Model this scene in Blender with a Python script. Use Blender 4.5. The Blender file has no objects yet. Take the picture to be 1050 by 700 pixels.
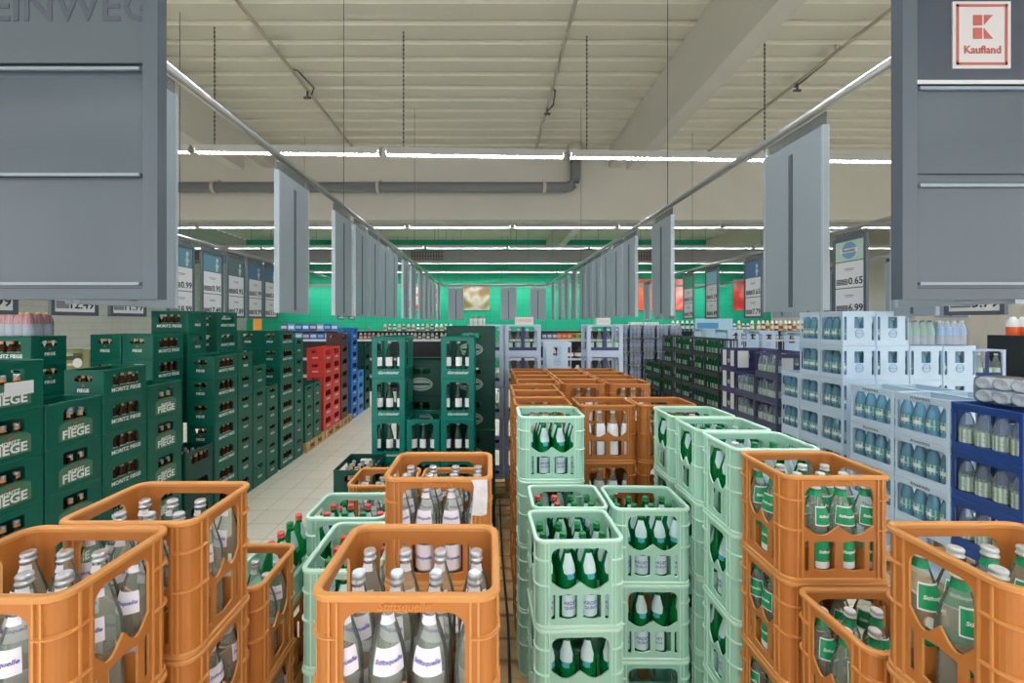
import bpy, bmesh, math, random
from mathutils import Matrix, Vector
random.seed(7)
PI = math.pi
F, CX, CY, H = 430.0, 502.0, 330.0, 2.02          # focal length in pixels, vanishing point, camera height
col = bpy.context.scene.collection

def X(px, z): return (px - CX) * z / F
def Z(py, z): return H - (py - CY) * z / F

# ------------------------------------------------------------------ materials
def s2l(c): return c / 12.92 if c <= 0.04045 else ((c + 0.055) / 1.055) ** 2.4
def rgb(r, g, b): return (s2l(r / 255), s2l(g / 255), s2l(b / 255), 1)
MATS = {}
def mat(name, c, rough=0.5, metal=0.0, spec=0.5, noise=0.0, nscale=8.0, bump=0.0, bscale=60.0, emit=None, estr=0.0, coat=0.0):
    if name in MATS: return MATS[name]
    m = bpy.data.materials.new(name); m.use_nodes = True
    nt = m.node_tree; b = nt.nodes['Principled BSDF']
    b.inputs['Base Color'].default_value = rgb(*c)
    b.inputs['Roughness'].default_value = rough
    b.inputs['Metallic'].default_value = metal
    b.inputs['Specular IOR Level'].default_value = spec
    b.inputs['Coat Weight'].default_value = coat
    if noise or bump:
        tc = nt.nodes.new('ShaderNodeTexCoord')
    if noise:
        n = nt.nodes.new('ShaderNodeTexNoise'); n.inputs['Scale'].default_value = nscale; n.inputs['Detail'].default_value = 4
        nt.links.new(tc.outputs['Object'], n.inputs['Vector'])
        mx = nt.nodes.new('ShaderNodeMix'); mx.data_type = 'RGBA'
        a = rgb(*[max(0, v * (1 - noise)) for v in c]); d = rgb(*[min(255, v * (1 + noise)) for v in c])
        mx.inputs[6].default_value = a; mx.inputs[7].default_value = d
        nt.links.new(n.outputs['Fac'], mx.inputs[0]); nt.links.new(mx.outputs[2], b.inputs['Base Color'])
    if bump:
        n2 = nt.nodes.new('ShaderNodeTexNoise'); n2.inputs['Scale'].default_value = bscale
        nt.links.new(tc.outputs['Object'], n2.inputs['Vector'])
        bp = nt.nodes.new('ShaderNodeBump'); bp.inputs['Strength'].default_value = bump; bp.inputs['Distance'].default_value = 0.003
        nt.links.new(n2.outputs['Fac'], bp.inputs['Height']); nt.links.new(bp.outputs['Normal'], b.inputs['Normal'])
    if emit:
        b.inputs['Emission Color'].default_value = rgb(*emit); b.inputs['Emission Strength'].default_value = estr
    MATS[name] = m
    return m

def glass(name, tint, blend=0.25, rough=0.06, body=None, bodyfac=0.0):
    """thin-walled glass: tinted see-through with reflections that grow towards grazing angles"""
    if name in MATS: return MATS[name]
    m = bpy.data.materials.new(name); m.use_nodes = True
    nt = m.node_tree; nt.nodes.clear()
    out = nt.nodes.new('ShaderNodeOutputMaterial')
    tr = nt.nodes.new('ShaderNodeBsdfTransparent'); tr.inputs['Color'].default_value = tint
    gl = nt.nodes.new('ShaderNodeBsdfGlossy'); gl.inputs['Roughness'].default_value = rough
    gl.inputs['Color'].default_value = (0.9, 0.95, 0.93, 1)
    lw = nt.nodes.new('ShaderNodeLayerWeight'); lw.inputs['Blend'].default_value = blend
    mx = nt.nodes.new('ShaderNodeMixShader')
    nt.links.new(lw.outputs['Fresnel'], mx.inputs[0])
    src = tr
    if body:
        df = nt.nodes.new('ShaderNodeBsdfDiffuse'); df.inputs['Color'].default_value = body
        m0 = nt.nodes.new('ShaderNodeMixShader'); m0.inputs[0].default_value = bodyfac
        nt.links.new(tr.outputs[0], m0.inputs[1]); nt.links.new(df.outputs[0], m0.inputs[2]); src = m0
    nt.links.new(src.outputs[0], mx.inputs[1]); nt.links.new(gl.outputs[0], mx.inputs[2])
    nt.links.new(mx.outputs[0], out.inputs['Surface'])
    MATS[name] = m
    return m

ORANGE = mat('orange_plastic', (184, 113, 50), 0.42, noise=0.07, nscale=5, bump=0.05)
ORANGE2 = mat('deep_orange_plastic', (168, 102, 44), 0.42, noise=0.08, nscale=5, bump=0.05)
MINT = mat('mint_plastic', (162, 212, 192), 0.4, noise=0.05, nscale=5, bump=0.05)
WEAR_HI_O = mat('worn_orange_edge', (206, 142, 78), 0.5); WEAR_HI_D = mat('worn_deep_orange_edge', (190, 122, 58), 0.5); WEAR_HI_M = mat('worn_mint_edge', (198, 236, 218), 0.5)  # paler edge colours: wear together with highlights painted into the colour
MINT2 = mat('bluish_mint_plastic', (140, 205, 185), 0.4, noise=0.05, nscale=5)
GREEN = mat('bottle_green_plastic', (0, 88, 72), 0.36, spec=0.3, noise=0.07, nscale=6)
TEAL = mat('teal_plastic', (0, 112, 100), 0.34, spec=0.35, noise=0.06, nscale=6)
DGREEN = mat('dark_green_plastic', (0, 62, 52), 0.38, spec=0.3, noise=0.06, nscale=6)
LBLUE = mat('light_blue_plastic', (196, 220, 240), 0.4, noise=0.03, nscale=6)
DBLUE = mat('navy_blue_plastic', (20, 66, 138), 0.38, noise=0.06)
PERI = mat('periwinkle_plastic', (186, 203, 230), 0.4, noise=0.04)
NAVY = mat('dark_navy_plastic', (22, 46, 110), 0.4)
VIOLET = mat('violet_plastic', (52, 50, 100), 0.4, noise=0.05)
INDIGO = mat('slate_violet_plastic', (66, 70, 100), 0.42)
BLACK = mat('black_plastic', (38, 44, 46), 0.45)
RED = mat('red_plastic', (214, 52, 46), 0.4, noise=0.05)
BROWN = mat('brown_plastic', (84, 50, 42), 0.42)
BLUE = mat('blue_plastic', (22, 104, 190), 0.4)
SKY = mat('mid_blue_plastic', (70, 140, 210), 0.4)
OLIVE = mat('olive_plastic', (120, 122, 84), 0.45)
WHITE = mat('white_print', (236, 238, 236), 0.5)
PAPER = mat('paper', (232, 234, 238), 0.6)
LILAC = mat('lilac_paper', (238, 232, 242), 0.45)
PURPLE = mat('purple_ink', (92, 84, 170), 0.5)
INK = mat('black_ink', (28, 28, 32), 0.5)
LGREEN = mat('green_paper', (0, 148, 92), 0.45)
LTEAL = mat('pale_teal_paper', (196, 222, 226), 0.45)
AQUA = mat('aqua_ink', (60, 160, 180), 0.5)
SILVER = mat('silver_cap', (214, 220, 228), 0.26, metal=0.6)
GCAP = mat('green_cap', (22, 130, 72), 0.4)
RCAP = mat('red_cap', (214, 84, 76), 0.4)
WCAP = mat('white_cap', (212, 220, 222), 0.35, metal=0.2)
PETLAB = mat('mint_paper_label', (150, 206, 190), 0.45)
GREYM = mat('grey_sign_plastic', (150, 163, 174), 0.42, noise=0.02, nscale=3)
GREYD = mat('dark_grey_sign_plastic', (80, 91, 102), 0.38, noise=0.04, nscale=3)
GREYP = mat('slate_sign_insert', (72, 84, 94), 0.22, noise=0.08, nscale=2.5)
GREYX = mat('charcoal_sign_insert', (62, 70, 84), 0.25, noise=0.05, nscale=2)
CHROME = mat('brushed_rail', (176, 182, 186), 0.28, metal=0.8)
WIRE = mat('wire', (90, 90, 88), 0.5, metal=0.4)
PIPE = mat('grey_pipe', (118, 122, 126), 0.5)
CREAM = mat('cream_paint', (206, 200, 184), 0.65, noise=0.015, nscale=1)
RIBW = mat('ceiling_sheet', (222, 220, 204), 0.55, noise=0.02, nscale=1.5)
BEAMW = mat('concrete_paint', (212, 210, 200), 0.7, noise=0.025, nscale=1.3)
WOOD = mat('pallet_wood', (196, 160, 112), 0.8, noise=0.16, nscale=14)
CLEARP = glass('clear_hanger_plastic', (0.86, 0.88, 0.9, 1), 0.35, 0.15, (0.75, 0.78, 0.8, 1), 0.2)
GLASSC = glass('clear_bottle_glass', (0.96, 0.98, 0.965, 1), 0.13, 0.06, (0.66, 0.78, 0.70, 1), 0.17)
GLASSG = glass('green_bottle_glass', (0.10, 0.58, 0.18, 1), 0.2, 0.08, (0.0, 0.26, 0.06, 1), 0.5)
GLASSB = glass('brown_bottle_glass', (0.30, 0.10, 0.02, 1), 0.22, 0.08, (0.05, 0.018, 0.006, 1), 0.75)
PETB = glass('blue_tinted_plastic', (0.6, 0.82, 0.93, 1), 0.28, 0.12, (0.26, 0.56, 0.76, 1), 0.42)
PETC = glass('faint_blue_plastic', (0.84, 0.9, 0.94, 1), 0.22, 0.12, (0.5, 0.6, 0.7, 1), 0.25)
PETW = glass('clear_blue_plastic', (0.9, 0.94, 0.98, 1), 0.15, 0.12, (0.8, 0.88, 0.97, 1), 0.45)
WRAP = glass('shrink_wrap', (0.97, 0.98, 1, 1), 0.15, 0.15, (0.9, 0.92, 0.96, 1), 0.10)

# ------------------------------------------------------------------ mesh helpers
def mesh_of(name, bm, mats):
    me = bpy.data.meshes.new(name); bm.normal_update(); bm.to_mesh(me); bm.free()
    for m in (mats if isinstance(mats, (list, tuple)) else [mats]): me.materials.append(m)
    return me
def smooth(me, on=True):
    me.polygons.foreach_set('use_smooth', [on] * len(me.polygons)); me.update(); return me
def box(bm, x0, x1, y0, y1, z0, z1, mi=0, M=None):
    vs = [bm.verts.new(Vector(p) if M is None else M @ Vector(p)) for p in
          ((x0,y0,z0),(x1,y0,z0),(x1,y1,z0),(x0,y1,z0),(x0,y0,z1),(x1,y0,z1),(x1,y1,z1),(x0,y1,z1))]
    for q in ((0,3,2,1),(4,5,6,7),(0,1,5,4),(1,2,6,5),(2,3,7,6),(3,0,4,7)):
        f = bm.faces.new([vs[i] for i in q]); f.material_index = mi
def lathe(bm, prof, seg=16, mi=0, cx=0, cy=0, a0=0.0, a1=2*PI, M=None):
    full = abs(a1 - a0 - 2*PI) < 1e-6
    n = seg if full else seg + 1
    rings = []
    for r, z in prof:
        ring = []
        for k in range(n):
            a = a0 + (a1 - a0) * k / seg
            v = Vector((cx + r*math.cos(a), cy + r*math.sin(a), z))
            ring.append(bm.verts.new(M @ v if M else v))
        rings.append(ring)
    for i in range(len(rings)-1):
        A, B = rings[i], rings[i+1]
        for k in range(seg):
            k2 = (k+1) % n if full else k+1
            f = bm.faces.new((A[k], A[k2], B[k2], B[k])); f.material_index = mi; f.smooth = True
    return rings
def capring(bm, ring, mi=0, flip=False):
    f = bm.faces.new(ring[::-1] if flip else ring); f.material_index = mi
def tube(bm, pts, r, seg=8, mi=0):
    """round bar through the points"""
    pts = [Vector(p) for p in pts]; prev = None
    for i, p in enumerate(pts):
        d = (pts[min(i+1, len(pts)-1)] - pts[max(i-1, 0)]).normalized()
        up = Vector((0,0,1)) if abs(d.z) < 0.9 else Vector((1,0,0))
        s = d.cross(up).normalized(); u = s.cross(d)
        ring = [bm.verts.new(p + r*(math.cos(2*PI*k/seg)*s + math.sin(2*PI*k/seg)*u)) for k in range(seg)]
        if prev:
            for k in range(seg):
                f = bm.faces.new((prev[k], prev[(k+1)%seg], ring[(k+1)%seg], ring[k])); f.material_index = mi; f.smooth = True
        else: capring(bm, ring, mi, True)
        prev = ring
    capring(bm, prev, mi)

_cache = {}
def plate(outer, holes, t):
    """flat plate with holes in the local XY plane, thickness t -> (verts, faces)"""
    key = (tuple(outer), tuple(tuple(h) for h in holes), t)
    if key in _cache: return _cache[key]
    cu = bpy.data.curves.new('c', 'CURVE'); cu.dimensions = '2D'; cu.fill_mode = 'BOTH'; cu.extrude = t / 2
    for loop in [outer] + list(holes):
        sp = cu.splines.new('POLY'); sp.points.add(len(loop)-1)
        for i, (x, y) in enumerate(loop): sp.points[i].co = (x, y, 0, 1)
        sp.use_cyclic_u = True
    ob = bpy.data.objects.new('c', cu); col.objects.link(ob)
    dg = bpy.context.evaluated_depsgraph_get(); dg.update()
    me = bpy.data.meshes.new_from_object(ob.evaluated_get(dg))
    r = ([v.co.copy() for v in me.vertices], [tuple(p.vertices) for p in me.polygons])
    bpy.data.objects.remove(ob); bpy.data.curves.remove(cu); bpy.data.meshes.remove(me)
    _cache[key] = r
    return r
def add_plate(bm, outer, holes, t, M, mi=0, edge=None):
    vs, fs = plate(outer, holes, t)
    bv = [bm.verts.new(M @ v) for v in vs]
    for f in fs:
        sid = edge is not None and max(vs[i].z for i in f) - min(vs[i].z for i in f) > t*0.5
        try: bm.faces.new([bv[i] for i in f]).material_index = edge if sid else mi
        except ValueError: pass
def rrect(u0, u1, v0, v1, r=0.01, seg=4, rb=None):
    rb = r if rb is None else rb
    P = []
    for cx, cy, a, q in ((u1-rb, v0+rb, -PI/2, rb), (u1-r, v1-r, 0, r), (u0+r, v1-r, PI/2, r), (u0+rb, v0+rb, PI, rb)):
        if q <= 1e-6: P.append((round(cx,5), round(cy,5))); continue
        for k in range(seg+1):
            t = a + PI/2*k/seg
            P.append((round(cx+q*math.cos(t),5), round(cy+q*math.sin(t),5)))
    return P
def wavy(u0, u1, vs, v1, amp, r=0.03, lobes=2, seg=5):
    P = []
    n = lobes*8
    for k in range(n+1):
        t = k/n
        P.append((round(u0+(u1-u0)*t,5), round(vs - amp*abs(math.sin(PI*lobes*t))**1.15,5)))
    for cx, a in ((u1-r, 0), (u0+r, PI/2)):
        for k in range(seg+1):
            t = a + PI/2*k/seg
            P.append((round(cx+r*math.cos(t),5), round(v1-r+r*math.sin(t),5)))
    return P
def slot(u0, u1, v0, v1):
    m = (u0+u1)/2
    return [(u0, v0+0.006), (m-0.006, v0-0.001), (m+0.006, v0-0.001), (u1, v0+0.006), (u1, v1), (m, v1+0.005), (u0, v1)]
def sweep(bm, path, sec, closed, mi=0):
    """sweep a cross-section [(outward, z)] along [(x, y, nx, ny)]"""
    rings = [[bm.verts.new((x+o*nx, y+o*ny, z)) for o, z in sec] for x, y, nx, ny in path]
    n, m = len(rings), len(sec)
    for i in range(n if closed else n-1):
        A, B = rings[i], rings[(i+1) % n]
        for k in range(m):
            bm.faces.new((A[k], B[k], B[(k+1)%m], A[(k+1)%m])).material_index = mi
    if not closed:
        bm.faces.new(rings[0]).material_index = mi; bm.faces.new(rings[-1][::-1]).material_index = mi
def rpath(W, D, rc, seg=6):
    P = []
    for sx, sy, a in ((1,-1,-PI/2), (1,1,0), (-1,1,PI/2), (-1,-1,PI)):
        cx, cy = sx*(W/2-rc), sy*(D/2-rc)
        for k in range(seg+1):
            t = a + PI/2*k/seg
            P.append((cx+rc*math.cos(t), cy+rc*math.sin(t), math.cos(t), math.sin(t)))
    return P
def cpath(W, D, rc, ul, us, seg=6):
    """four corner runs between the windows, for the horizontal ribs"""
    runs = []
    for sx, sy in ((1,-1), (1,1), (-1,1), (-1,-1)):
        cx, cy = sx*(W/2-rc), sy*(D/2-rc)
        P = [(sx*ul, sy*D/2, 0, sy)]
        for k in range(seg+1):
            t = PI/2*k/seg
            nx, ny = sx*math.sin(t), sy*math.cos(t)
            P.append((cx+rc*nx, cy+rc*ny, nx, ny))
        P.append((sx*W/2, sy*us, sx, 0))
        runs.append(P)
    return runs

def crate_mesh(name, m, W, D, Hc, lh, sh, rc=0.02, t=0.005, rim=0.006, ribs=None, dividers=None, band=0.0, wear_hi=None):
    """open-topped crate: two long walls along x, two short walls along y, rounded corners, rim lip and floor"""
    bm = bmesh.new()
    W -= 2*rim; D -= 2*rim; E1 = 1 if wear_hi else 0; EE = 1 if wear_hi else None  # second slot paints wear and highlights on rims, ribs and window lips
    ol = [(-W/2+rc, 0.004), (W/2-rc, 0.004), (W/2-rc, Hc-0.004), (-W/2+rc, Hc-0.004)]
    os_ = [(-D/2+rc, 0.004), (D/2-rc, 0.004), (D/2-rc, Hc-0.004), (-D/2+rc, Hc-0.004)]
    R = Matrix.Rotation(PI/2, 4, 'X')
    for s in (0, 1):
        Rz = Matrix.Rotation(PI*s, 4, 'Z')
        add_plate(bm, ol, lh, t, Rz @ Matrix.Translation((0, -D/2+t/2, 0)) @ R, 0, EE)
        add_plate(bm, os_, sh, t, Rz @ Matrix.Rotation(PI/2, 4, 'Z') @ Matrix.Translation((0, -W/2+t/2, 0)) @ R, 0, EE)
    for sx, sy, a in ((1,-1,-PI/2), (1,1,0), (-1,1,PI/2), (-1,-1,PI)):
        P = []
        for k in range(7):
            q = a + PI/2*k/6
            P.append((sx*(W/2-rc)+rc*math.cos(q), sy*(D/2-rc)+rc*math.sin(q), math.cos(q), math.sin(q)))
        sweep(bm, P, [(0,0.004), (0,Hc-0.004), (-t,Hc-0.004), (-t,0.004)], False)
    full = rpath(W, D, rc)
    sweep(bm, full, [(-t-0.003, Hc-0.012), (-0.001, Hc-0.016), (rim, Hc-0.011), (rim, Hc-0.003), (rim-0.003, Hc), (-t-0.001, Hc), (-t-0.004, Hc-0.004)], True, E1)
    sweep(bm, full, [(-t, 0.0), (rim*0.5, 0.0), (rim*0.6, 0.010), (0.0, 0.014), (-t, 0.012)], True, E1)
    if band:
        sweep(bm, full, [(-0.001, Hc-band), (rim*0.7, Hc-band), (rim*0.7, Hc-0.006), (-0.001, Hc-0.006)], True)
    if ribs:
        ul, us, hs = ribs
        for h in hs:
            for P in cpath(W, D, rc, ul, us):
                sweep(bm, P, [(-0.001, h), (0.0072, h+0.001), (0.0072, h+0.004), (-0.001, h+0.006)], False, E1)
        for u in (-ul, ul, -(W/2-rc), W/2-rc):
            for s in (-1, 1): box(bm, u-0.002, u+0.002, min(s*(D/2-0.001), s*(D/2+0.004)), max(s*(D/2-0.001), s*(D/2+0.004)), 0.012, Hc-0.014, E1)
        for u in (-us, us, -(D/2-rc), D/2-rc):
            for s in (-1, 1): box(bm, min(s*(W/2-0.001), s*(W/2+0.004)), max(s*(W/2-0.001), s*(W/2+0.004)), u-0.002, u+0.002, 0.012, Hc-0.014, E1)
    box(bm, -W/2+t+0.001, W/2-t-0.001, -D/2+t+0.001, D/2-t-0.001, 0.004, 0.010)
    if dividers:
        nx, ny, dh = dividers
        for i in range(1, nx):
            x = -W/2 + W*i/nx; box(bm, x-0.001, x+0.001, -D/2+t, D/2-t, 0.010, dh)
        for i in range(1, ny):
            y = -D/2 + D*i/ny; box(bm, -W/2+t, W/2-t, y-0.001, y+0.001, 0.010, dh)
    return mesh_of(name, bm, [m, wear_hi] if wear_hi else m)

def obj(name, me, parent=None, loc=None, rot=None, label=None, cat=None, group=None, kind=None):
    o = bpy.data.objects.new(name, me); col.objects.link(o)
    if parent: o.parent = parent
    if loc is not None: o.location = loc
    if rot is not None: o.rotation_euler = rot
    if label: o['label'] = label
    if cat: o['category'] = cat
    if group: o['group'] = group
    if kind: o['kind'] = kind
    return o
def obm(name, bm, m, **k): return obj(name, mesh_of(name, bm, m), **k)
def copy_tree(o, loc, rot=None, label=None, group=None):
    c = o.copy(); col.objects.link(c); c.location = loc
    if rot is not None: c.rotation_euler = rot
    if label: c['label'] = label
    if group: c['group'] = group
    for ch in o.children:
        d = ch.copy(); col.objects.link(d); d.parent = c
        for g in ch.children:
            e = g.copy(); col.objects.link(e); e.parent = d
    return c

_txt = {}
def text_mesh(body, size, m, bold=0.0, shear=0.0, align='CENTER', wx=1.0):
    key = (body, size, m.name, bold, shear, align, wx)
    if key in _txt: return _txt[key]
    cu = bpy.data.curves.new('t', 'FONT'); cu.body = body; cu.size = size; cu.offset = bold; cu.shear = shear
    cu.align_x = align; cu.align_y = 'CENTER'; cu.extrude = 0.0004; cu.resolution_u = 2
    ob = bpy.data.objects.new('t', cu); col.objects.link(ob)
    dg = bpy.context.evaluated_depsgraph_get(); dg.update()
    me = bpy.data.meshes.new_from_object(ob.evaluated_get(dg))
    bpy.data.objects.remove(ob)
    R = Matrix.Rotation(PI/2, 4, 'X') @ Matrix.Diagonal((wx, 1, 1, 1))
    me.transform(R); me.name = 'lettering'
    me.materials.clear(); me.materials.append(m)
    _txt[key] = me
    return me
def merge_meshes(name, items):
    """items: (mesh, matrix); one mesh with all materials kept"""
    bm = bmesh.new(); mats = []
    for me, M in items:
        idx = []
        for mm in me.materials:
            if mm not in mats: mats.append(mm)
            idx.append(mats.index(mm))
        n0 = len(bm.verts); f0 = len(bm.faces)
        bm.from_mesh(me); bm.verts.ensure_lookup_table(); bm.faces.ensure_lookup_table()
        for v in bm.verts[n0:]: v.co = M @ v.co
        for f in bm.faces[f0:]: f.material_index = idx[f.material_index] if f.material_index < len(idx) else 0
    return mesh_of(name, bm, mats)
T = Matrix.Translation
def RZ(a): return Matrix.Rotation(a, 4, 'Z')

# ------------------------------------------------------------------ crate kinds
WL, WS = 0.355, 0.277
def mineral(name, m, wear_hi):
    lh = [wavy(-0.112, 0.112, 0.180, 0.310, 0.030, 0.032),
          slot(-0.112, -0.097, 0.036, 0.128), slot(-0.082, -0.012, 0.036, 0.128), slot(0.012, 0.082, 0.036, 0.128), slot(0.097, 0.112, 0.036, 0.128)]
    sh = [wavy(-0.066, 0.066, 0.180, 0.310, 0.034, 0.028),
          slot(-0.066, -0.054, 0.036, 0.128), slot(-0.036, 0.036, 0.036, 0.128), slot(0.054, 0.066, 0.036, 0.128)]
    return crate_mesh(name, m, WL, WS, 0.3435, lh, sh, rc=0.034, t=0.006, rim=0.007,
                      ribs=(0.122, 0.076, (0.262, 0.165)), dividers=(4, 3, 0.10), wear_hi=wear_hi)
def beer(name, m, W=0.398, D=0.298, Hc=0.2365, tall=False):
    sh = [rrect(-0.066, 0.066, Hc-0.087, Hc-0.038, 0.022, rb=0.008)]
    if tall: lh = [rrect(-0.085, 0.085, Hc-0.130, Hc-0.048, 0.012, rb=0.006)]
    else: lh = [rrect(-0.118, 0.118, Hc-0.128, Hc-0.036, 0.03, rb=0.006)]
    return crate_mesh(name, m, W, D, Hc, lh, sh, rc=0.012, t=0.006, rim=0.002)
def pet(name, m, W, D, nb=4):
    lh = [rrect(-W/2+0.024, W/2-0.024, 0.052, 0.278, 0.03, rb=0.016)]
    sh = [rrect(-0.045, 0.045, 0.165, 0.275, 0.008), rrect(-D/2+0.014, -D/2+0.040, 0.05, 0.28, 0.012), rrect(D/2-0.040, D/2-0.014, 0.05, 0.28, 0.012)]
    return crate_mesh(name, m, W, D, 0.329, lh, sh, rc=0.010, t=0.005, rim=0.003, band=0.040)
def bigwin(name, m, W, D, Hc, hw, v0, v1, sw, r=0.03):
    return crate_mesh(name, m, W, D, Hc, [rrect(-hw, hw, v0, v1, r, rb=0.008)], [rrect(-sw, sw, v0, v1, r, rb=0.008)], rc=0.012, t=0.008, rim=0.002)
def blackcrate(name, m, W, D, Hc):
    n = 4; p = (W-0.03)/n
    lh = [rrect(-W/2+0.015+p*i+0.008, -W/2+0.015+p*(i+1)-0.008, 0.045, Hc-0.02, 0.006) for i in range(n)]
    p2 = (D-0.03)/3
    sh = [rrect(-D/2+0.015+p2*i+0.008, -D/2+0.015+p2*(i+1)-0.008, 0.045, Hc-0.02, 0.006) for i in range(3)]
    return crate_mesh(name, m, W, D, Hc, lh, sh, rc=0.008, t=0.006, rim=0.002)

EMB = mat('pale_emblem_relief', (150, 186, 216), 0.4)
class Kind: pass
K = {}
def defkind(key, me, W, D, P, colour, grid, bottle, extras=()):
    k = Kind(); k.me, k.W, k.D, k.P, k.colour, k.grid, k.bottle, k.extras = me, W, D, P, colour, grid, bottle, extras
    K[key] = k
def fiege_prints(tall, Hc):
    E = []
    D2, W2 = 0.149, 0.199
    SD = {}
    def red(h, M):
        bm = bmesh.new(); box(bm, -0.008, 0.008, -0.0006, 0.0006, h-0.006, h+0.006); return (mesh_of('mark', bm, RED), M)
    S = T((0, 0, 0))
    # short ends
    for s in (0, 1):
        M = RZ(PI/2 + PI*s) @ T((0, -W2-0.0006, 0))
        E.append(('lettering', merge_meshes('lettering', [(text_mesh('FIEGE', 0.036, WHITE, 0.0008), M @ T((0, 0, Hc*0.36))), red(Hc*0.53, M)]), (1, s)))
    if tall:
        bm = bmesh.new()
        out = [(-0.118, 0.03), (0.118, 0.03), (0.118, 0.13)] + [(0.118*math.cos(a), 0.13+0.032*math.sin(a)) for a in [PI*k/10 for k in range(1, 10)]] + [(-0.118, 0.13)]
        pm = mat('logo_green_print', (70, 112, 88), 0.4)
        for s in (0, 1):
            bm2 = bmesh.new(); its = []
            add_plate(bm2, [(round(a,5), round(b,5)) for a, b in out], [], 0.0008, RZ(PI*s) @ T((0, -D2-0.0004, 0)) @ Matrix.Rotation(PI/2, 4, 'X'))
            E.append(('logo_panel', mesh_of('logo_panel', bm2, pm), (0, s)))
            M = RZ(PI*s) @ T((0, -D2-0.0014, 0))
            its.append((text_mesh('FIEGE', 0.078, WHITE, 0.0022), M @ T((0, 0, 0.068))))
            its.append((text_mesh('MORITZ', 0.030, WHITE, 0.0008), M @ T((0, 0, 0.108))))
            its.append(red(0.138, M))
            E.append(('lettering', merge_meshes('lettering', its), (0, s)))
        bm.free()
    else:
        for s in (0, 1):
            M = RZ(PI*s) @ T((0, -D2-0.0006, 0))
            E.append(('lettering', merge_meshes('lettering', [(text_mesh('MORITZ FIEGE', 0.041, WHITE, 0.001), M @ T((0, 0, 0.075)))]), (0, s)))
    return E
def band_text(body, W2, D2, h, size, m, short=False, shear=0.0):
    E = []
    for s in (0, 1):
        M = RZ(PI*s) @ T((0, -D2-0.0008, 0)) if not short else RZ(PI/2+PI*s) @ T((0, -W2-0.0008, 0))
        E.append(('lettering', merge_meshes('lettering', [(text_mesh(body, size, m, 0.0004, shear), M @ T((0, 0, h)))]), (int(short), s)))
    return E
def emblem(W2, h, r, m1):
    E = []
    for s in (0, 1):
        bm = bmesh.new()
        M = RZ(PI/2+PI*s) @ T((0, -W2-0.0008, h)) @ Matrix.Rotation(PI/2, 4, 'X')
        lathe(bm, [(r, -0.001), (r, 0.002), (r*0.86, 0.002), (r*0.86, -0.001)], 20, M=M)
        for a, b_, c, d in ((-0.75, 0.75, -0.10, 0.14), (-0.4, 0.4, 0.36, 0.44), (-0.4, 0.4, -0.44, -0.36)): box(bm, r*a, r*b_, r*c, r*d, -0.001, 0.001, M=M)
        E.append(('emblem', mesh_of('emblem', bm, m1), (1, s)))
    return E

OR_ME, MI_ME = mineral('orange_crate', ORANGE, WEAR_HI_O), mineral('mint_crate', MINT, WEAR_HI_M)
stift = band_text('Stiftsquelle', WL/2-0.006, WS/2-0.006, 0.321, 0.022, mat('raised_orange_lettering', (214, 134, 66), 0.4), shear=0.2)
defkind('orange', OR_ME, WL, WS, 0.345, 'orange', (4, 3), 'clear', stift)
defkind('orangeg', OR_ME, WL, WS, 0.345, 'orange', (4, 3), 'clearg', stift)
defkind('orangew', mineral('deep_orange_crate', ORANGE2, WEAR_HI_D), WL, WS, 0.345, 'orange', (4, 3), 'clearw')
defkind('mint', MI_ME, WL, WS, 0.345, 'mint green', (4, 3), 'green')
defkind('mintb', mineral('bluish_mint_crate', MINT2, WEAR_HI_M), WL, WS, 0.345, 'mint green', (4, 3), 'green')
defkind('beer', beer('beer_crate', GREEN), 0.398, 0.298, 0.2375, 'dark green', (5, 4), 'beer', fiege_prints(False, 0.2365))
defkind('beert', beer('tall_beer_crate', GREEN, Hc=0.296, tall=True), 0.398, 0.298, 0.297, 'green logo', (5, 4), 'beer', fiege_prints(True, 0.296))
defkind('plain', beer('plain_beer_crate', DGREEN, Hc=0.259), 0.398, 0.298, 0.26, 'dark green', (5, 4), 'beer')
for kk, mm, cc in (('red', RED, 'red'), ('brown', BROWN, 'dark brown'), ('blue', BLUE, 'bright blue'), ('sky', SKY, 'sky blue'), ('olive', OLIVE, 'olive')):
    ex = []
    if kk in ('red', 'olive', 'blue'):
        pm = mat('pale_print_'+kk, {'red': (240, 190, 180), 'olive': (190, 190, 160), 'blue': (200, 222, 240)}[kk], 0.5)
        for s in (0, 1):
            bm = bmesh.new(); add_plate(bm, rrect(-0.05, 0.05, 0.06, 0.085, 0.006), [], 0.001, RZ(PI/2+PI*s) @ T((0, -0.1995, 0)) @ Matrix.Rotation(PI/2, 4, 'X'))
            ex.append(('printed_band', mesh_of('printed_band', bm, pm), (1, s)))
            bm = bmesh.new(); add_plate(bm, rrect(-0.08, 0.08, 0.04, 0.07, 0.006), [], 0.001, RZ(PI*s) @ T((0, -0.1495, 0)) @ Matrix.Rotation(PI/2, 4, 'X'))
            ex.append(('printed_band', mesh_of('printed_band', bm, pm), (0, s)))
    defkind(kk, beer(kk+'_beer_crate', mm), 0.398, 0.298, 0.2375, cc, (5, 4), 'beer', ex)
rh = band_text('Rheinfels', 0.205, 0.147, 0.307, 0.040, INK)
defkind('pet', pet('light_blue_crate', LBLUE, 0.408, 0.298), 0.408, 0.298, 0.33, 'light blue', (4, 3), 'pet', rh + emblem(0.2035, 0.115, 0.036, EMB))
defkind('pets', pet('compact_light_blue_crate', LBLUE, 0.282, 0.318), 0.282, 0.318, 0.33, 'light blue', (3, 3), 'pet', emblem(0.1405, 0.115, 0.040, EMB))
defkind('petd', pet('navy_crate', DBLUE, 0.408, 0.298), 0.408, 0.298, 0.33, 'navy blue', (4, 3), 'petd')
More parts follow.
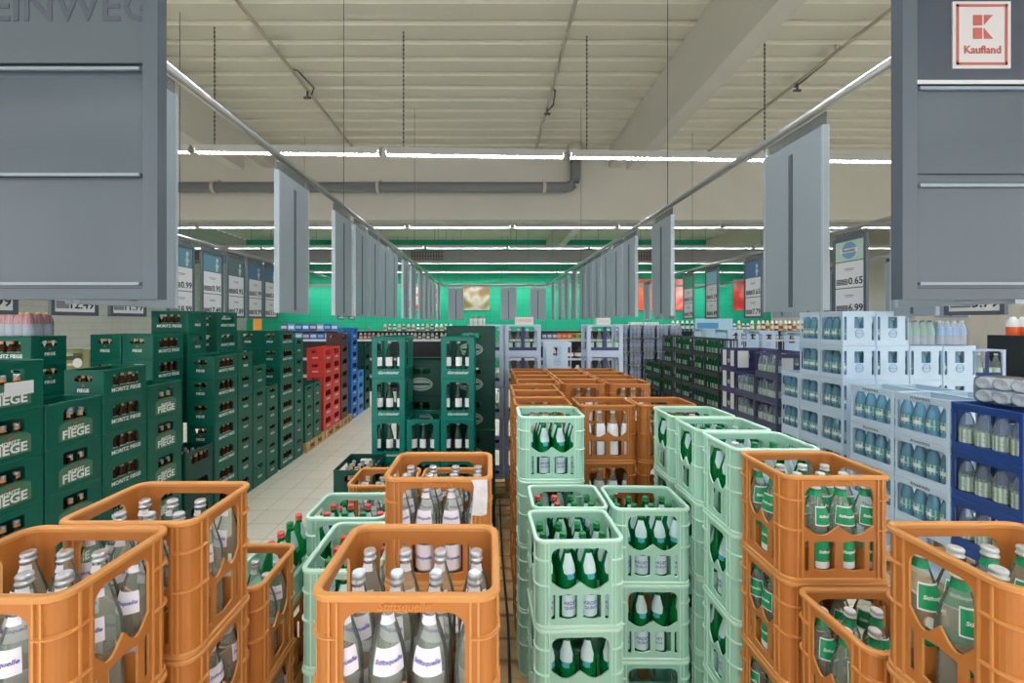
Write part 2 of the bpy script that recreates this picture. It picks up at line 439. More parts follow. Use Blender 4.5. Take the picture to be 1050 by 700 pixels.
defkind('petv', pet('violet_crate', INDIGO, 0.40, 0.298), 0.40, 0.298, 0.30, 'slate violet', (4, 3), 'petd')
K['petv'].me = crate_mesh('violet_crate', INDIGO, 0.40, 0.298, 0.299, [rrect(-0.18, 0.18, 0.075, 0.285, 0.012)], [rrect(-0.12, 0.12, 0.075, 0.25, 0.012)], rc=0.01, rim=0.003)
defkind('teal', bigwin('teal_crate', TEAL, 0.385, 0.292, 0.349, 0.14, 0.075, 0.315, 0.095), 0.385, 0.292, 0.35, 'teal', (4, 3), 'wine',
        band_text('Gerolsteiner', 0.1905, 0.144, 0.045, 0.034, WHITE, short=True, shear=0.35))
defkind('frame', bigwin('framed_crate', PERI, 0.405, 0.30, 0.339, 0.158, 0.055, 0.322, 0.10), 0.405, 0.30, 0.34, 'pale blue framed', (4, 3), 'clearf')
bm = bmesh.new()
box(bm, -0.018, 0.018, -0.1405, -0.1365, 0.06, 0.315); box(bm, -0.152, 0.152, -0.1405, -0.1365, 0.055, 0.09)
K['frame'].extras = [('inner_post', mesh_of('inner_post', bm, NAVY), (0, 0))]
defkind('oval', crate_mesh('oval_label_crate', DGREEN, 0.468, 0.36, 0.326, [rrect(-0.10, 0.10, 0.20, 0.262, 0.03)], [rrect(-0.07, 0.07, 0.21, 0.26, 0.02)], rc=0.012, t=0.006, rim=0.002), 0.468, 0.36, 0.327, 'dark green oval-badged', (5, 4), 'greens')
bm = bmesh.new()
ov = [(round(0.115*math.cos(2*PI*k/28), 5), round(0.105+0.062*math.sin(2*PI*k/28), 5)) for k in range(28)]
add_plate(bm, ov, [], 0.001, T((0, -0.1805, 0)) @ Matrix.Rotation(PI/2, 4, 'X'))
om = mesh_of('oval_badge', bm, mat('pale_oval_print', (150, 172, 164), 0.5))
bm = bmesh.new()
ov2 = [(round(0.10*math.cos(2*PI*k/28), 5), round(0.105+0.048*math.sin(2*PI*k/28), 5)) for k in range(28)]
ov3 = [(round(0.094*math.cos(2*PI*k/28), 5), round(0.105+0.043*math.sin(2*PI*k/28), 5)) for k in range(28)]
add_plate(bm, ov2, [ov3], 0.001, T((0, -0.1815, 0)) @ Matrix.Rotation(PI/2, 4, 'X'))
add_plate(bm, rrect(-0.085, 0.085, 0.095, 0.115, 0.004), [], 0.001, T((0, -0.1815, 0)) @ Matrix.Rotation(PI/2, 4, 'X'))
K['oval'].extras = [('oval_badge', om, (0, 0)), ('badge_ring', mesh_of('badge_ring', bm, DGREEN), (0, 0))]
defkind('black', blackcrate('black_crate', BLACK, 0.398, 0.298, 0.269), 0.398, 0.298, 0.27, 'black', (4, 3), 'greens')
defkind('violet', crate_mesh('purple_crate', VIOLET, 0.398, 0.298, 0.299, [rrect(-0.035, 0.045, 0.10, 0.27, 0.03), rrect(0.15, 0.18, 0.10, 0.27, 0.01), rrect(-0.18, -0.15, 0.10, 0.27, 0.01)], [rrect(0.03, 0.12, 0.12, 0.26, 0.04)], rc=0.01, rim=0.003), 0.398, 0.298, 0.30, 'purple and white', (4, 3), 'petd')
ex = []
for s in (0, 1):
    for a, b in ((-0.140, -0.045), (0.055, 0.140)):
        bm = bmesh.new(); add_plate(bm, rrect(a, b, 0.06, 0.28, 0.01), [], 0.001, RZ(PI*s) @ T((0, -0.1475, 0)) @ Matrix.Rotation(PI/2, 4, 'X'))
        ex.append(('white_panel', mesh_of('white_panel', bm, WHITE), (0, s)))
    bm = bmesh.new(); add_plate(bm, rrect(-0.13, 0.02, 0.05, 0.28, 0.01), [], 0.001, RZ(PI/2+PI*s) @ T((0, -0.1975, 0)) @ Matrix.Rotation(PI/2, 4, 'X'))
    ex.append(('white_panel', mesh_of('white_panel', bm, WHITE), (1, s)))
K['violet'].extras = ex

# ------------------------------------------------------------------ bottles
def bottle_prof(r, h, neck=0.0135, sh=0.52):
    if sh > 0.64: return [(r*0.8, 0.001), (r*0.97, 0.006), (r, 0.014), (r, h*0.30), (r*0.97, h*0.36), (r*0.985, h*0.42), (r, h*0.50), (r*0.985, h*0.60), (r*0.90, h*0.67), (r*0.72, h*0.75), (r*0.54, h*0.82), (neck*1.12, h*0.885), (neck, h*0.94), (neck, h*0.965)]
    return [(r*0.8, 0.001), (r*0.97, 0.006), (r, 0.014), (r, h*0.30), (r*0.965, h*0.34), (r*0.99, h*0.40), (r, h*sh), (r*0.95, h*(sh+0.06)), (r*0.80, h*(sh+0.15)), (r*0.58, h*(sh+0.25)), (neck*1.08, h*(sh+0.34)), (neck, h*0.94), (neck, h*0.965)]
def glass_mesh(name, m, r, h, seg=18, sh=0.52, neck=0.0135, inner=True):
    bm = bmesh.new(); P = bottle_prof(r, h, neck, sh)
    lathe(bm, P, seg)
    rg = lathe(bm, [(r*0.8, 0.001), (r*0.5, 0.006), (0.003, 0.012)], seg)
    return mesh_of(name, bm, m)
def cap_mesh(m, r, h, hh=0.020, nr=0.0135):
    bm = bmesh.new()
    rr = lathe(bm, [(nr*1.10, h-hh), (nr*1.30, h-hh+0.001), (nr*1.30, h-hh*0.78), (nr*1.12, h-hh*0.70), (nr*1.12, h-hh*0.5), (nr*1.24, h-hh*0.42), (nr*1.24, h-hh*0.16), (nr*1.05, h-0.0005)], 14)
    capring(bm, rr[-1]); return mesh_of('cap', bm, m)
def prof_at(P, z):
    for (r0, z0), (r1, z1) in zip(P, P[1:]):
        if z0 <= z <= z1: return r0 + (r1-r0)*(z-z0)/(z1-z0+1e-9)
    return P[-1][0]
def label_mesh(name, m, P, z0, z1, half, off=0.0008, seg=10, n=4, point=False):
    bm = bmesh.new()
    rings = []
    for i in range(n+1):
        z = z0 + (z1-z0)*i/n
        w = half if not point else half*(0.12+0.88*min(1, (z-z0)/(z1-z0)*2.6))*(1-0.30*(z-z0)/(z1-z0))
        r = prof_at(P, z)+off
        rings.append([bm.verts.new((r*math.cos(-PI/2+w*(2*k/seg-1)), r*math.sin(-PI/2+w*(2*k/seg-1)), z)) for k in range(seg+1)])
    for A, B in zip(rings, rings[1:]):
        for k in range(seg): bm.faces.new((A[k], A[k+1], B[k+1], B[k])).smooth = True
    return mesh_of(name, bm, m)
def wrap_text(body, size, m, P, zc, bold=0.0, shear=0.0, off=0.0016):
    me = text_mesh(body, size, m, bold, shear).copy()
    for v in me.vertices:
        z = zc + v.co.z; r = prof_at(P, z)+off + (0.0003 if v.co.y < 0 else 0)
        a = -PI/2 + v.co.x / (prof_at(P, zc))
        v.co = (r*math.cos(a), r*math.sin(a), z)
    me.name = 'label_lettering'
    return me

BH = 0.297; BR = 0.0362
PB = bottle_prof(BR, BH, 0.0122, 0.65)
GC = glass_mesh('clear_bottle', GLASSC, BR, BH, sh=0.65, neck=0.0122); GG = glass_mesh('green_bottle', GLASSG, BR, BH, sh=0.65, neck=0.0122)
CAPS = {q: cap_mesh(mm, BR, BH, 0.022, 0.0122) for q, mm in (('s', SILVER), ('g', GCAP), ('r', RCAP), ('w', WCAP))}
FAR = Vector((0, 0, -50))
def proto(glassme, parts, name='water_bottle'):
    """parts: (name, mesh, [children (name, mesh)])"""
    root = bpy.data.objects.new(name, glassme)
    return (root, parts)
BOT = {
 'clear': (GC, 'clear', [('cap', 's', CAPS['s'], []),
      ('neck_label', '', label_mesh('neck_label', LILAC, PB, 0.172, 0.218, 0.88), [('label_lettering', wrap_text('Stiftsquelle', 0.0118, PURPLE, PB, 0.196, 0.0002, 0.2))]),
      ('body_label', '', label_mesh('body_label', LILAC, PB, 0.030, 0.110, 1.05), [('label_lettering', wrap_text('Stiftsquelle', 0.0135, PURPLE, PB, 0.070, 0.0003, 0.2))]),
      ('neck_band', '', label_mesh('neck_band', LILAC, PB, 0.254, 0.270, 1.0), [])]),
 'clearg': (GC, 'clear', [('cap', 'w', CAPS['w'], []),
      ('neck_label', '', label_mesh('neck_label', LGREEN, PB, 0.166, 0.222, 1.0), [('label_lettering', wrap_text('Stiftsquelle', 0.0118, WHITE, PB, 0.194, 0.0003, 0.2)), ('label_border', None)]),
      ('body_label', '', label_mesh('body_label', LGREEN, PB, 0.048, 0.115, 1.05), [('label_lettering', wrap_text('Stiftsquelle', 0.0135, WHITE, PB, 0.080, 0.0004, 0.2))]),
      ('label_foot', '', label_mesh('label_foot', PAPER, PB, 0.026, 0.048, 1.05), []),
      ('neck_band', '', label_mesh('neck_band', LGREEN, PB, 0.252, 0.270, 3.1), [])]),
 'green': (GG, 'green', [('cap', 'g', CAPS['g'], []),
      ('neck_label', '', label_mesh('neck_label', LTEAL, PB, 0.172, 0.262, 1.25, point=True), []),
      ('body_label', '', label_mesh('body_label', LTEAL, PB, 0.028, 0.112, 1.0), [('label_lettering', wrap_text('ARDEY', 0.019, PURPLE, PB, 0.080, 0.0002))])]),
}
# white borders of the green neck labels
def ring_label(P, z0, z1, half, m):
    items = [label_mesh('b', m, P, z0-0.002, z0+0.002, half+0.04, 0.0013), label_mesh('b', m, P, z1-0.002, z1+0.002, half+0.05, 0.0013)]
    bm = bmesh.new()
    for s in (-1, 1):
        rr = []
        for i in range(5):
            z = z0+(z1-z0)*i/4; r = prof_at(P, z)+0.0013
            rr.append([bm.verts.new((r*math.cos(-PI/2+s*(half+d)), r*math.sin(-PI/2+s*(half+d)), z)) for d in (-0.01, 0.05)])
        for A, B in zip(rr, rr[1:]): bm.faces.new((A[0], A[1], B[1], B[0]))
    items.append(mesh_of('b', bm, m))
    return merge_meshes('label_border', [(i, T((0,0,0))) for i in items])
BOT['clearg'][2][1][3][1] = ('label_border', ring_label(PB, 0.166, 0.222, 1.0, PAPER))
BOT['green'][2][2][3].append(('label_lettering', wrap_text('QUELLE', 0.015, PURPLE, PB, 0.062, 0.0002)))
BOT['green'][2][1][3].append(('label_tip', label_mesh('label_tip', AQUA, PB, 0.173, 0.192, 0.40, 0.0012)))
def single(name, items): return merge_meshes(name, [(i, T((0,0,0))) for i in items])
PB2 = bottle_prof(0.031, 0.205); PP = bottle_prof(0.040, 0.285, 0.014, 0.62)
SING = {
 'clearw': single('water_bottle', [GC, CAPS['w'], label_mesh('l', PAPER, PB, 0.13, 0.215, 1.2), label_mesh('l', PAPER, PB, 0.03, 0.11, 1.1)]),
 'clearf': single('water_bottle', [glass_mesh('g', GLASSC, 0.036, 0.285), cap_mesh(WCAP, 0.036, 0.285), label_mesh('l', mat('pale_green_paper', (196, 222, 205), 0.5), bottle_prof(0.036, 0.285), 0.03, 0.13, 3.1)]),
 'beer': single('beer_bottle', [glass_mesh('g', GLASSB, 0.031, 0.205, 12), cap_mesh(SILVER, 0.031, 0.205, 0.02), label_mesh('l', mat('cream_paper', (220, 214, 196), 0.5), PB2, 0.04, 0.10, 1.2), label_mesh('l', mat('amber_foil', (214, 150, 84), 0.4), PB2, 0.165, 0.188, 1.3)]),
 'pet': single('plastic_bottle', [glass_mesh('g', PETB, 0.040, 0.285, 14, 0.62, 0.014), cap_mesh(AQUA, 0.04, 0.285), label_mesh('l', PETLAB, PP, 0.075, 0.15, 3.1), label_mesh('l', PAPER, PP, 0.095, 0.125, 0.7, 0.0014)]),
 'petd': single('plastic_bottle', [glass_mesh('g', PETC, 0.040, 0.268, 14, 0.62, 0.014), cap_mesh(mat('blue_cap', (60, 100, 170), 0.4), 0.04, 0.268), label_mesh('l', mat('pale_green_label', (206, 224, 206), 0.45), bottle_prof(0.04, 0.268, 0.014, 0.62), 0.045, 0.14, 3.1)]),
 'wine': single('water_bottle', [glass_mesh('g', glass('smoky_green_glass', (0.30, 0.5, 0.42, 1), 0.28, 0.06, (0.03, 0.10, 0.08, 1), 0.4), 0.036, 0.30, 14), cap_mesh(SILVER, 0.036, 0.30), label_mesh('l', PAPER, bottle_prof(0.036, 0.30), 0.09, 0.165, 0.9)]),
 'greens': single('water_bottle', [glass_mesh('g', GLASSG, 0.036, 0.24, 12), cap_mesh(GCAP, 0.036, 0.24), label_mesh('l', mat('pale_sea_green_paper', (176, 208, 196), 0.5), bottle_prof(0.036, 0.24), 0.05, 0.125, 1.2)]),
}
CNT = {}
OVER = {}
PROTO = {}
def put_bottle(kind, loc, rot, label, group, capk=None):
    nm = {'beer': 'beer_bottle', 'pet': 'plastic_bottle', 'petd': 'plastic_bottle'}.get(kind, 'water_bottle')
    if kind in SING:
        o = obj(nm, SING[kind], loc=loc, rot=rot, label=label, group=group, cat='bottle'); BO.append(o); return o
    gm, cw, parts = BOT[kind]
    key = (kind, capk)
    if key not in PROTO:
        o = obj(nm, gm, loc=loc, rot=rot, label=label, group=group, cat='bottle')
        for pn, _, pm, subs in parts:
            if pn == 'cap' and capk: pm = CAPS[capk]
            p = obj(pn, pm, o)
            for sn, sm in subs: obj(sn, sm, p)
        PROTO[key] = o; BO.append(o); return o
    o = copy_tree(PROTO[key], loc, rot, label, group); BO.append(o); return o

ORD = ['topmost', 'second from top', 'third from top', 'fourth from top', 'fifth from top', 'sixth from top', 'seventh from top', 'eighth from top', 'ninth from top']
BWORD = {'clear': 'clear bottle with lilac label', 'clearg': 'clear bottle with green label', 'clearw': 'clear bottle with white label', 'clearf': 'clear bottle',
         'green': 'green glass bottle', 'beer': 'brown beer bottle', 'pet': 'light blue plastic bottle', 'petd': 'clear plastic bottle', 'wine': 'white-labelled bottle', 'greens': 'green bottle'}
CR, BO = [], []
def stack(kind, x0, z0, n, where, base=0.144, rot=0, fills=None, yaw=0.0, caps=None, lo=1, jitter=True, top=None, btl=None):
    """x0, z0: left and camera-side edge; n levels; fills {level: 'all'|'f'|'l'|'r'|'fl'...}; level n is the top one"""
    k = K[kind]
    w, d = (k.W, k.D) if not rot else (k.D, k.W)
    cx, cy = x0 + w/2, z0 + d/2
    grp = f'{k.colour} crates in the {where}'
    for lv in range(lo, n+1):
        a = (PI/2 if rot else 0) + yaw + (random.uniform(-0.004, 0.004) if jitter else 0)
        zz = base + (lv-1)*k.P
        lab = f'{k.colour} crate, {ORD[n-lv]} in the {where}'
        o = obj('bottle_crate', k.me, loc=(cx, cy, zz), rot=(0, 0, a), label=lab, cat='crate', group=grp)
        for en, em, (sh_, sd) in k.extras:
            q = a - PI/2 + PI*sd + (PI/2 if sh_ else 0)            # direction this printed side faces
            nx_, ny_ = math.cos(q), math.sin(q)
            hw = (k.W if sh_ else k.D)/2
            if nx_*(-cx-nx_*hw) + ny_*(-cy-ny_*hw) > 0.02: obj(en, em, o)
        CR.append(o)
        fl = (fills or {}).get(lv)
        if fl and k.bottle:
            nx, ny = k.grid; ins = 0.0145 if kind == 'tray' else 0.0115 if k.W == WL else 0.008
            bk = btl or k.bottle
            pxx, pyy = (k.W-2*ins)/nx, (k.D-2*ins)/ny
            pts = [(-k.W/2+ins+pxx*(i+0.5), -k.D/2+ins+pyy*(j+0.5)) for i in range(nx) for j in range(ny)]
            M = T((cx, cy, zz)) @ RZ(a)
            wp = [M @ Vector((u, v, 0.0105)) for u, v in pts]
            ymin = min(p.y for p in wp); xmin = min(p.x for p in wp); xmax = max(p.x for p in wp)
            st = 0.03
            for p in wp:
                ok = fl == 'all' or ('f' in fl and p.y < ymin+st) or ('r' in fl and p.x > xmax-st) or ('l' in fl and p.x < xmin+st)
                if not ok: continue
                face = 0.0
                if fl != 'all' and 'r' in fl and p.x > xmax-st and not ('f' in fl and p.y < ymin+st): face = PI/2
                if fl != 'all' and 'l' in fl and p.x < xmin+st and not ('f' in fl and p.y < ymin+st): face = -PI/2
                if kind == 'orange' and 'l' not in where and cx < 0: pass
                r3 = face + random.gauss(0, 0.35)
                ck = None
                if caps: ck = random.choice(caps)
                put_bottle(bk, p, (random.uniform(-.004,.004), random.uniform(-.004,.004), r3),
                           f'{BWORD[bk]}, {ORD[n-lv]} crate, {where}', f'{BWORD[bk]}, {ORD[n-lv]} crate, {where}', ck)
    return cx, cy, base + n*k.P

# ------------------------------------------------------------------ pallets
def pallet_mesh(W, D):
    bm = bmesh.new()
    nb = 5
    for i in range(nb):
        bw = 0.145 if i % 2 == 0 else 0.10
        c = -D/2+0.0725+(D-0.145)*i/(nb-1)
        box(bm, -W/2, W/2, c-bw/2, c+bw/2, 0.122, 0.143)
    for x in (-W/2+0.05, 0, W/2-0.05): box(bm, x-0.05, x+0.05, -D/2, D/2, 0.101, 0.1215)
    for x in (-W/2+0.05, 0, W/2-0.05):
        for y in (-D/2+0.07, 0, D/2-0.07): box(bm, x-0.05, x+0.05, y-0.06, y+0.06, 0.022, 0.1005)
        box(bm, x-0.05, x+0.05, -D/2, D/2, 0.001, 0.0215)
    return mesh_of('pallet', bm, WOOD)
def pallet(x0, x1, z0, z1, lab): return obj('wooden_pallet', pallet_mesh(x1-x0, z1-z0), loc=((x0+x1)/2, (z0+z1)/2, 0), label=lab, cat='pallet')

# ------------------------------------------------------------------ room
FL_M = bpy.data.materials.new('floor_tiles'); FL_M.use_nodes = True
nt = FL_M.node_tree; b = nt.nodes['Principled BSDF']
tc = nt.nodes.new('ShaderNodeTexCoord'); br = nt.nodes.new('ShaderNodeTexBrick')
br.offset = 0.0; br.inputs['Scale'].default_value = 1.0
br.inputs['Brick Width'].default_value = 0.30; br.inputs['Row Height'].default_value = 0.30; br.inputs['Mortar Size'].default_value = 0.004
br.inputs['Color1'].default_value = rgb(228, 221, 203); br.inputs['Color2'].default_value = rgb(221, 214, 196); br.inputs['Mortar'].default_value = rgb(178, 168, 148)
ns = nt.nodes.new('ShaderNodeTexNoise'); ns.inputs['Scale'].default_value = 40
mx = nt.nodes.new('ShaderNodeMix'); mx.data_type = 'RGBA'; mx.blend_type = 'MULTIPLY'; mx.inputs[0].default_value = 0.25
nt.links.new(tc.outputs['Object'], br.inputs['Vector']); nt.links.new(tc.outputs['Object'], ns.inputs['Vector'])
nt.links.new(br.outputs['Color'], mx.inputs[6]); nt.links.new(ns.outputs['Fac'], mx.inputs[7]); nt.links.new(mx.outputs[2], b.inputs['Base Color'])
b.inputs['Roughness'].default_value = 0.38
XL, XR, ZN, ZF, HC = -10.8, 12.5, -4.0, 18.6, H+3.64
def slab(name, x0, x1, y0, y1, z0, z1, m, **k):
    bm = bmesh.new(); box(bm, x0, x1, y0, y1, z0, z1); return obm(name, bm, m, kind='structure', **k)
slab('floor', XL, XR, ZN, ZF, -0.1, 0, FL_M)
# brick-like pale side walls
BRK = bpy.data.materials.new('painted_brick'); BRK.use_nodes = True
nt = BRK.node_tree; b = nt.nodes['Principled BSDF']; b.inputs['Roughness'].default_value = 0.7
tc = nt.nodes.new('ShaderNodeTexCoord'); mp = nt.nodes.new('ShaderNodeMapping'); mp.inputs['Rotation'].default_value = (PI/2, 0, PI/2)
br = nt.nodes.new('ShaderNodeTexBrick'); br.inputs['Scale'].default_value = 1.0
br.inputs['Brick Width'].default_value = 0.6; br.inputs['Row Height'].default_value = 0.2; br.inputs['Mortar Size'].default_value = 0.01
br.inputs['Color1'].default_value = rgb(206, 204, 200); br.inputs['Color2'].default_value = rgb(202, 200, 196); br.inputs['Mortar'].default_value = rgb(190, 188, 184)
sp = nt.nodes.new('ShaderNodeSeparateXYZ'); cb = nt.nodes.new('ShaderNodeCombineXYZ')
nt.links.new(tc.outputs['Object'], sp.inputs[0]); nt.links.new(sp.outputs['Y'], cb.inputs['X']); nt.links.new(sp.outputs['Z'], cb.inputs['Y'])
nt.links.new(cb.outputs[0], br.inputs['Vector']); nt.links.new(br.outputs['Color'], b.inputs['Base Color'])
HOUS0 = mat('window_frame_paint', (210, 212, 214), 0.5)
slab('wall_left', XL-0.2, XL, ZN, ZF, 0, HC, BRK)
slab('wall_right', XR, XR+0.2, ZN, ZF, 0, HC, mat('warm_grey_paint', (196, 190, 180), 0.7))
slab('wall_back', XL, XR, ZN-0.2, ZN, 0, 0.5, CREAM)
slab('wall_back_lintel', XL, XR, ZN-0.2, ZN, 4.4, HC, CREAM)  # unseen wide opening below, added to let world light in as frontal fill
for i in range(6):
    xx = XL + 0.1 + (XR-XL-0.2)*i/5; slab('window_%d' % (i+1), xx-0.1, xx+0.1, ZN-0.15, ZN-0.05, 0.5, 4.4, HOUS0)  # posts across the added opening, out of view
WG = bpy.data.materials.new('green_wall_paint'); WG.use_nodes = True
nt = WG.node_tree; b = nt.nodes['Principled BSDF']; b.inputs['Roughness'].default_value = 0.55
tc = nt.nodes.new('ShaderNodeTexCoord'); sp = nt.nodes.new('ShaderNodeSeparateXYZ'); cb = nt.nodes.new('ShaderNodeCombineXYZ')
br = nt.nodes.new('ShaderNodeTexBrick'); br.offset = 0.0
br.inputs['Brick Width'].default_value = 0.5; br.inputs['Row Height'].default_value = 0.25; br.inputs['Mortar Size'].default_value = 0.008
br.inputs['Scale'].default_value = 1.0
br.inputs['Color1'].default_value = rgb(0, 168, 130); br.inputs['Color2'].default_value = rgb(0, 162, 126); br.inputs['Mortar'].default_value = rgb(0, 140, 110)
nt.links.new(tc.outputs['Object'], sp.inputs[0]); nt.links.new(sp.outputs['X'], cb.inputs['X']); nt.links.new(sp.outputs['Z'], cb.inputs['Y'])
nt.links.new(cb.outputs[0], br.inputs['Vector']); nt.links.new(br.outputs['Color'], b.inputs['Base Color'])
slab('wall_front', XL, XR, ZF, ZF+0.2, 0, HC, WG)
# ribbed sheet ceiling
bm = bmesh.new()
pr = []; y = ZN; step = 0.352
while y < ZF:
    pr += [(y, HC), (y+0.235, HC), (y+0.255, HC+0.05), (y+0.332, HC+0.05)]
    y += step
a = [bm.verts.new((XL, p, q)) for p, q in pr]; c = [bm.verts.new((XR, p, q)) for p, q in pr]
for i in range(len(pr)-1): bm.faces.new((a[i], c[i], c[i+1], a[i+1]))
obm('ceiling', bm, RIBW, kind='structure')
slab('ceiling_deck', XL-0.2, XR+0.2, ZN-0.2, ZF+0.2, HC+0.14, HC+0.3, CREAM)
# beams
def hbeam(name, x0, x1, parts, m):
    bm = bmesh.new()
    for y0, y1, z0, z1 in parts: box(bm, x0, x1, y0, y1, z0, z1)
    return obm(name, bm, m, kind='structure')
ZB = 8.84
hbeam('beam_cross', XL, XR, [(ZB, ZB+0.24, H+2.15, HC-0.001)], BEAMW)
for i, xx in enumerate((-4.75, 2.51, 9.6)):
    hbeam('beam_long', xx, xx+0.24, [(ZN, 7.7, H+2.79, HC-0.001), (7.7, ZB-0.001, H+3.25, HC-0.001), (ZB+0.25, ZF, H+2.79, HC-0.001)], BEAMW)
# trunk duct in front of the green wall, with a grille
t_ = obj('ventilation_duct', None, loc=(0, 14.0, H+2.0), label='long grey ventilation duct crossing below the ceiling before the green wall', cat='duct')
bm = bmesh.new(); box(bm, XL+0.1, XR-0.1, 0, 0.5, 0.02, 0.40); obm('duct_body', bm, mat('duct_grey', (150, 152, 154), 0.5), parent=t_)
for sx in (-2.6, -10.0, 4.6, 10.2):
    bm = bmesh.new()
    for i in range(12): box(bm, sx+0.09*i, sx+0.09*i+0.03, -0.03, -0.001, 0.09, 0.33)
    for z in (0.08, 0.2, 0.33): box(bm, sx-0.03, sx+1.08, -0.035, -0.001, z-0.012, z+0.012)
    obm('grille', bm, mat('grille_brown', (96, 88, 80), 0.6), parent=t_)

# drain pipe in front of the cross beam
t_ = obj('drain_pipe', None, loc=(0, 8.6, 0), label='thick grey drain pipe running along the cross beam and bending up', cat='pipe')
zp = H + 2.76; xe = X(590, 8.6)
bm = bmesh.new()
pts = [(-10.5, 0, zp)] + [(xe-0.2, 0, zp)] + [(xe-0.2+0.2*math.sin(q), 0, zp+0.2-0.2*math.cos(q)) for q in (PI/8, PI/4, 3*PI/8, PI/2)] + [(xe, 0, zp+0.62)]
tube(bm, pts, 0.105, 16); obm('pipe_run', bm, PIPE, parent=t_)
bm = bmesh.new(); tube(bm, [(xe, 0, zp+0.54), (xe, 0, HC-0.02)], 0.15, 16); obm('pipe_collar', bm, CREAM, parent=t_)
for px in (220, 388, 558):
    xx = X(px, 8.6); bm = bmesh.new()
    tube(bm, [(xx-0.03, 0, zp), (xx+0.03, 0, zp)], 0.125, 16); box(bm, xx-0.012, xx+0.012, 0.09, 0.22, zp-0.02, zp+0.2); obm('clamp', bm, CREAM, parent=t_)
# thin sprinkler pipes on the ceiling
for xx, lab, hz in ((-2.78, 'thin cream sprinkler pipe left of the wide ceiling bay', 6.4), (0.95, 'thin cream sprinkler pipe above the centre aisle', 6.9), (4.55, 'thin cream sprinkler pipe right of the long ceiling beam', 6.2)):
    t_ = obj('sprinkler_pipe', None, loc=(xx, 0, HC-0.10), label=lab, cat='pipe')
    bm = bmesh.new(); tube(bm, [(0, ZN+0.1, 0), (0, ZB-0.15, 0)], 0.024, 8); obm('pipe_run', bm, CREAM, parent=t_)
    bm = bmesh.new(); tube(bm, [(0, hz, 0), (0, hz, -0.12)], 0.016, 8); tube(bm, [(-0.05, hz, -0.12), (0.05, hz, -0.12)], 0.02, 8)
    tube(bm, [(0, hz-0.5, 0.02), (0.06, hz-0.45, 0.02), (0.1, hz, 0.03), (0.02, hz+0.1, -0.02)], 0.012, 6); obm('sprinkler_head', bm, WIRE, parent=t_)
    for hh in (0.5, 3.0, 5.5):
        bm = bmesh.new(); box(bm, -0.012, 0.012, hh-0.01, hh+0.01, 0.0, 0.10); obm('pipe_hanger', bm, CREAM, parent=t_)

# ------------------------------------------------------------------ strip lights
TUBE = mat('lit_diffuser', (255, 255, 255), 0.4, emit=(246, 250, 255), estr=66.0)
HOUS = mat('lamp_housing', (176, 176, 172), 0.45)
def light_mesh(L):
    bm = bmesh.new(); box(bm, -L/2, L/2, -0.045, 0.045, 0.035, 0.075)
    h = mesh_of('housing', bm, HOUS)
    bm = bmesh.new(); box(bm, -L/2+0.03, L/2-0.03, -0.035, 0.035, 0.008, 0.0345)
    d = mesh_of('diffuser', bm, TUBE)
    bm = bmesh.new()
    n = int(L/0.06)
    for i in range(n):
        x = -L/2+0.05+(L-0.1)*i/n; box(bm, x, x+0.006, -0.04, 0.04, -0.018, -0.0005)
    box(bm, -L/2+0.03, L/2-0.03, -0.044, -0.040, -0.012, 0.036); box(bm, -L/2+0.03, L/2-0.03, 0.040, 0.044, -0.012, 0.036)
    for sx in (-1, 1): box(bm, min(sx*(L/2-0.028), sx*(L/2-0.01)), max(sx*(L/2-0.028), sx*(L/2-0.01)), -0.044, 0.044, -0.018, 0.036)
    g = mesh_of('louvre', bm, HOUS)
    return h, d, g
LM = light_mesh(2.28)
HL = 2.10
rows = [(5.3, 'first', 2.0), (9.30, 'second', 0.0), (11.9, 'third', 0), (15.0, 'fourth', 0), (17.7, 'fifth', 0), (1.6, 'overhead', 0), (-2.0, 'rear', 0)]
lp = None
for rz, rn, yaw in rows:
    a = math.radians(yaw)
    off = 0.98 if rn == 'first' else 0.5
    for i in range(-5, 6):
        u = off + 2.32*i - 1.16
        x, yy = u*math.cos(a), rz + u*math.sin(a)
        if x < XL+1.3 or x > XR-1.3: continue
        t_ = obj('strip_light', None, loc=(x, yy, H+HL), rot=(0, 0, a), label=f'long white strip light in the {rn} lit row under the ceiling', cat='light', group=f'strip lights in the {rn} row')
        obj('housing', LM[0], t_); obj('diffuser', LM[1], t_); obj('louvre', LM[2], t_)
        bm = bmesh.new()
        for sx in (-0.9,):
            tube(bm, [(sx, 0, 0.075), (sx, 0, HC-H-HL)], 0.006, 5)
            if rn == 'first':
                for q in range(26): box(bm, sx-0.011, sx+0.011, -0.003, 0.003, 0.15+q*0.055, 0.17+q*0.055)
        obm('hanging_chain', bm, WIRE, parent=t_)

t_ = obj('wall_washer', None, loc=(0.5, 17.75, H+1.55), label='long thin lamp trough washing the green wall behind the cross rail', cat='light')  # added lamp, kept out of sight, brightens the lower green wall
bm = bmesh.new(); box(bm, -9.5, 9.5, -0.03, -0.01, -0.05, 0.05); box(bm, -9.5, 9.5, -0.01, 0.12, 0.03, 0.05); obm('trough', bm, HOUS, parent=t_)
bm = bmesh.new(); box(bm, -9.4, 9.4, 0.01, 0.06, -0.02, 0.02); obm('lit_tube', bm, mat('lit_washer_tube', (255, 255, 255), 0.4, emit=(250, 255, 250), estr=14.0), parent=t_)
for sx in (-8, -4, 0, 4, 8):
    bm = bmesh.new(); tube(bm, [(sx, 0.05, 0.05), (sx, 0.05, HC-H-1.55)], 0.004, 5); obm('hanging_wire', bm, WIRE, parent=t_)
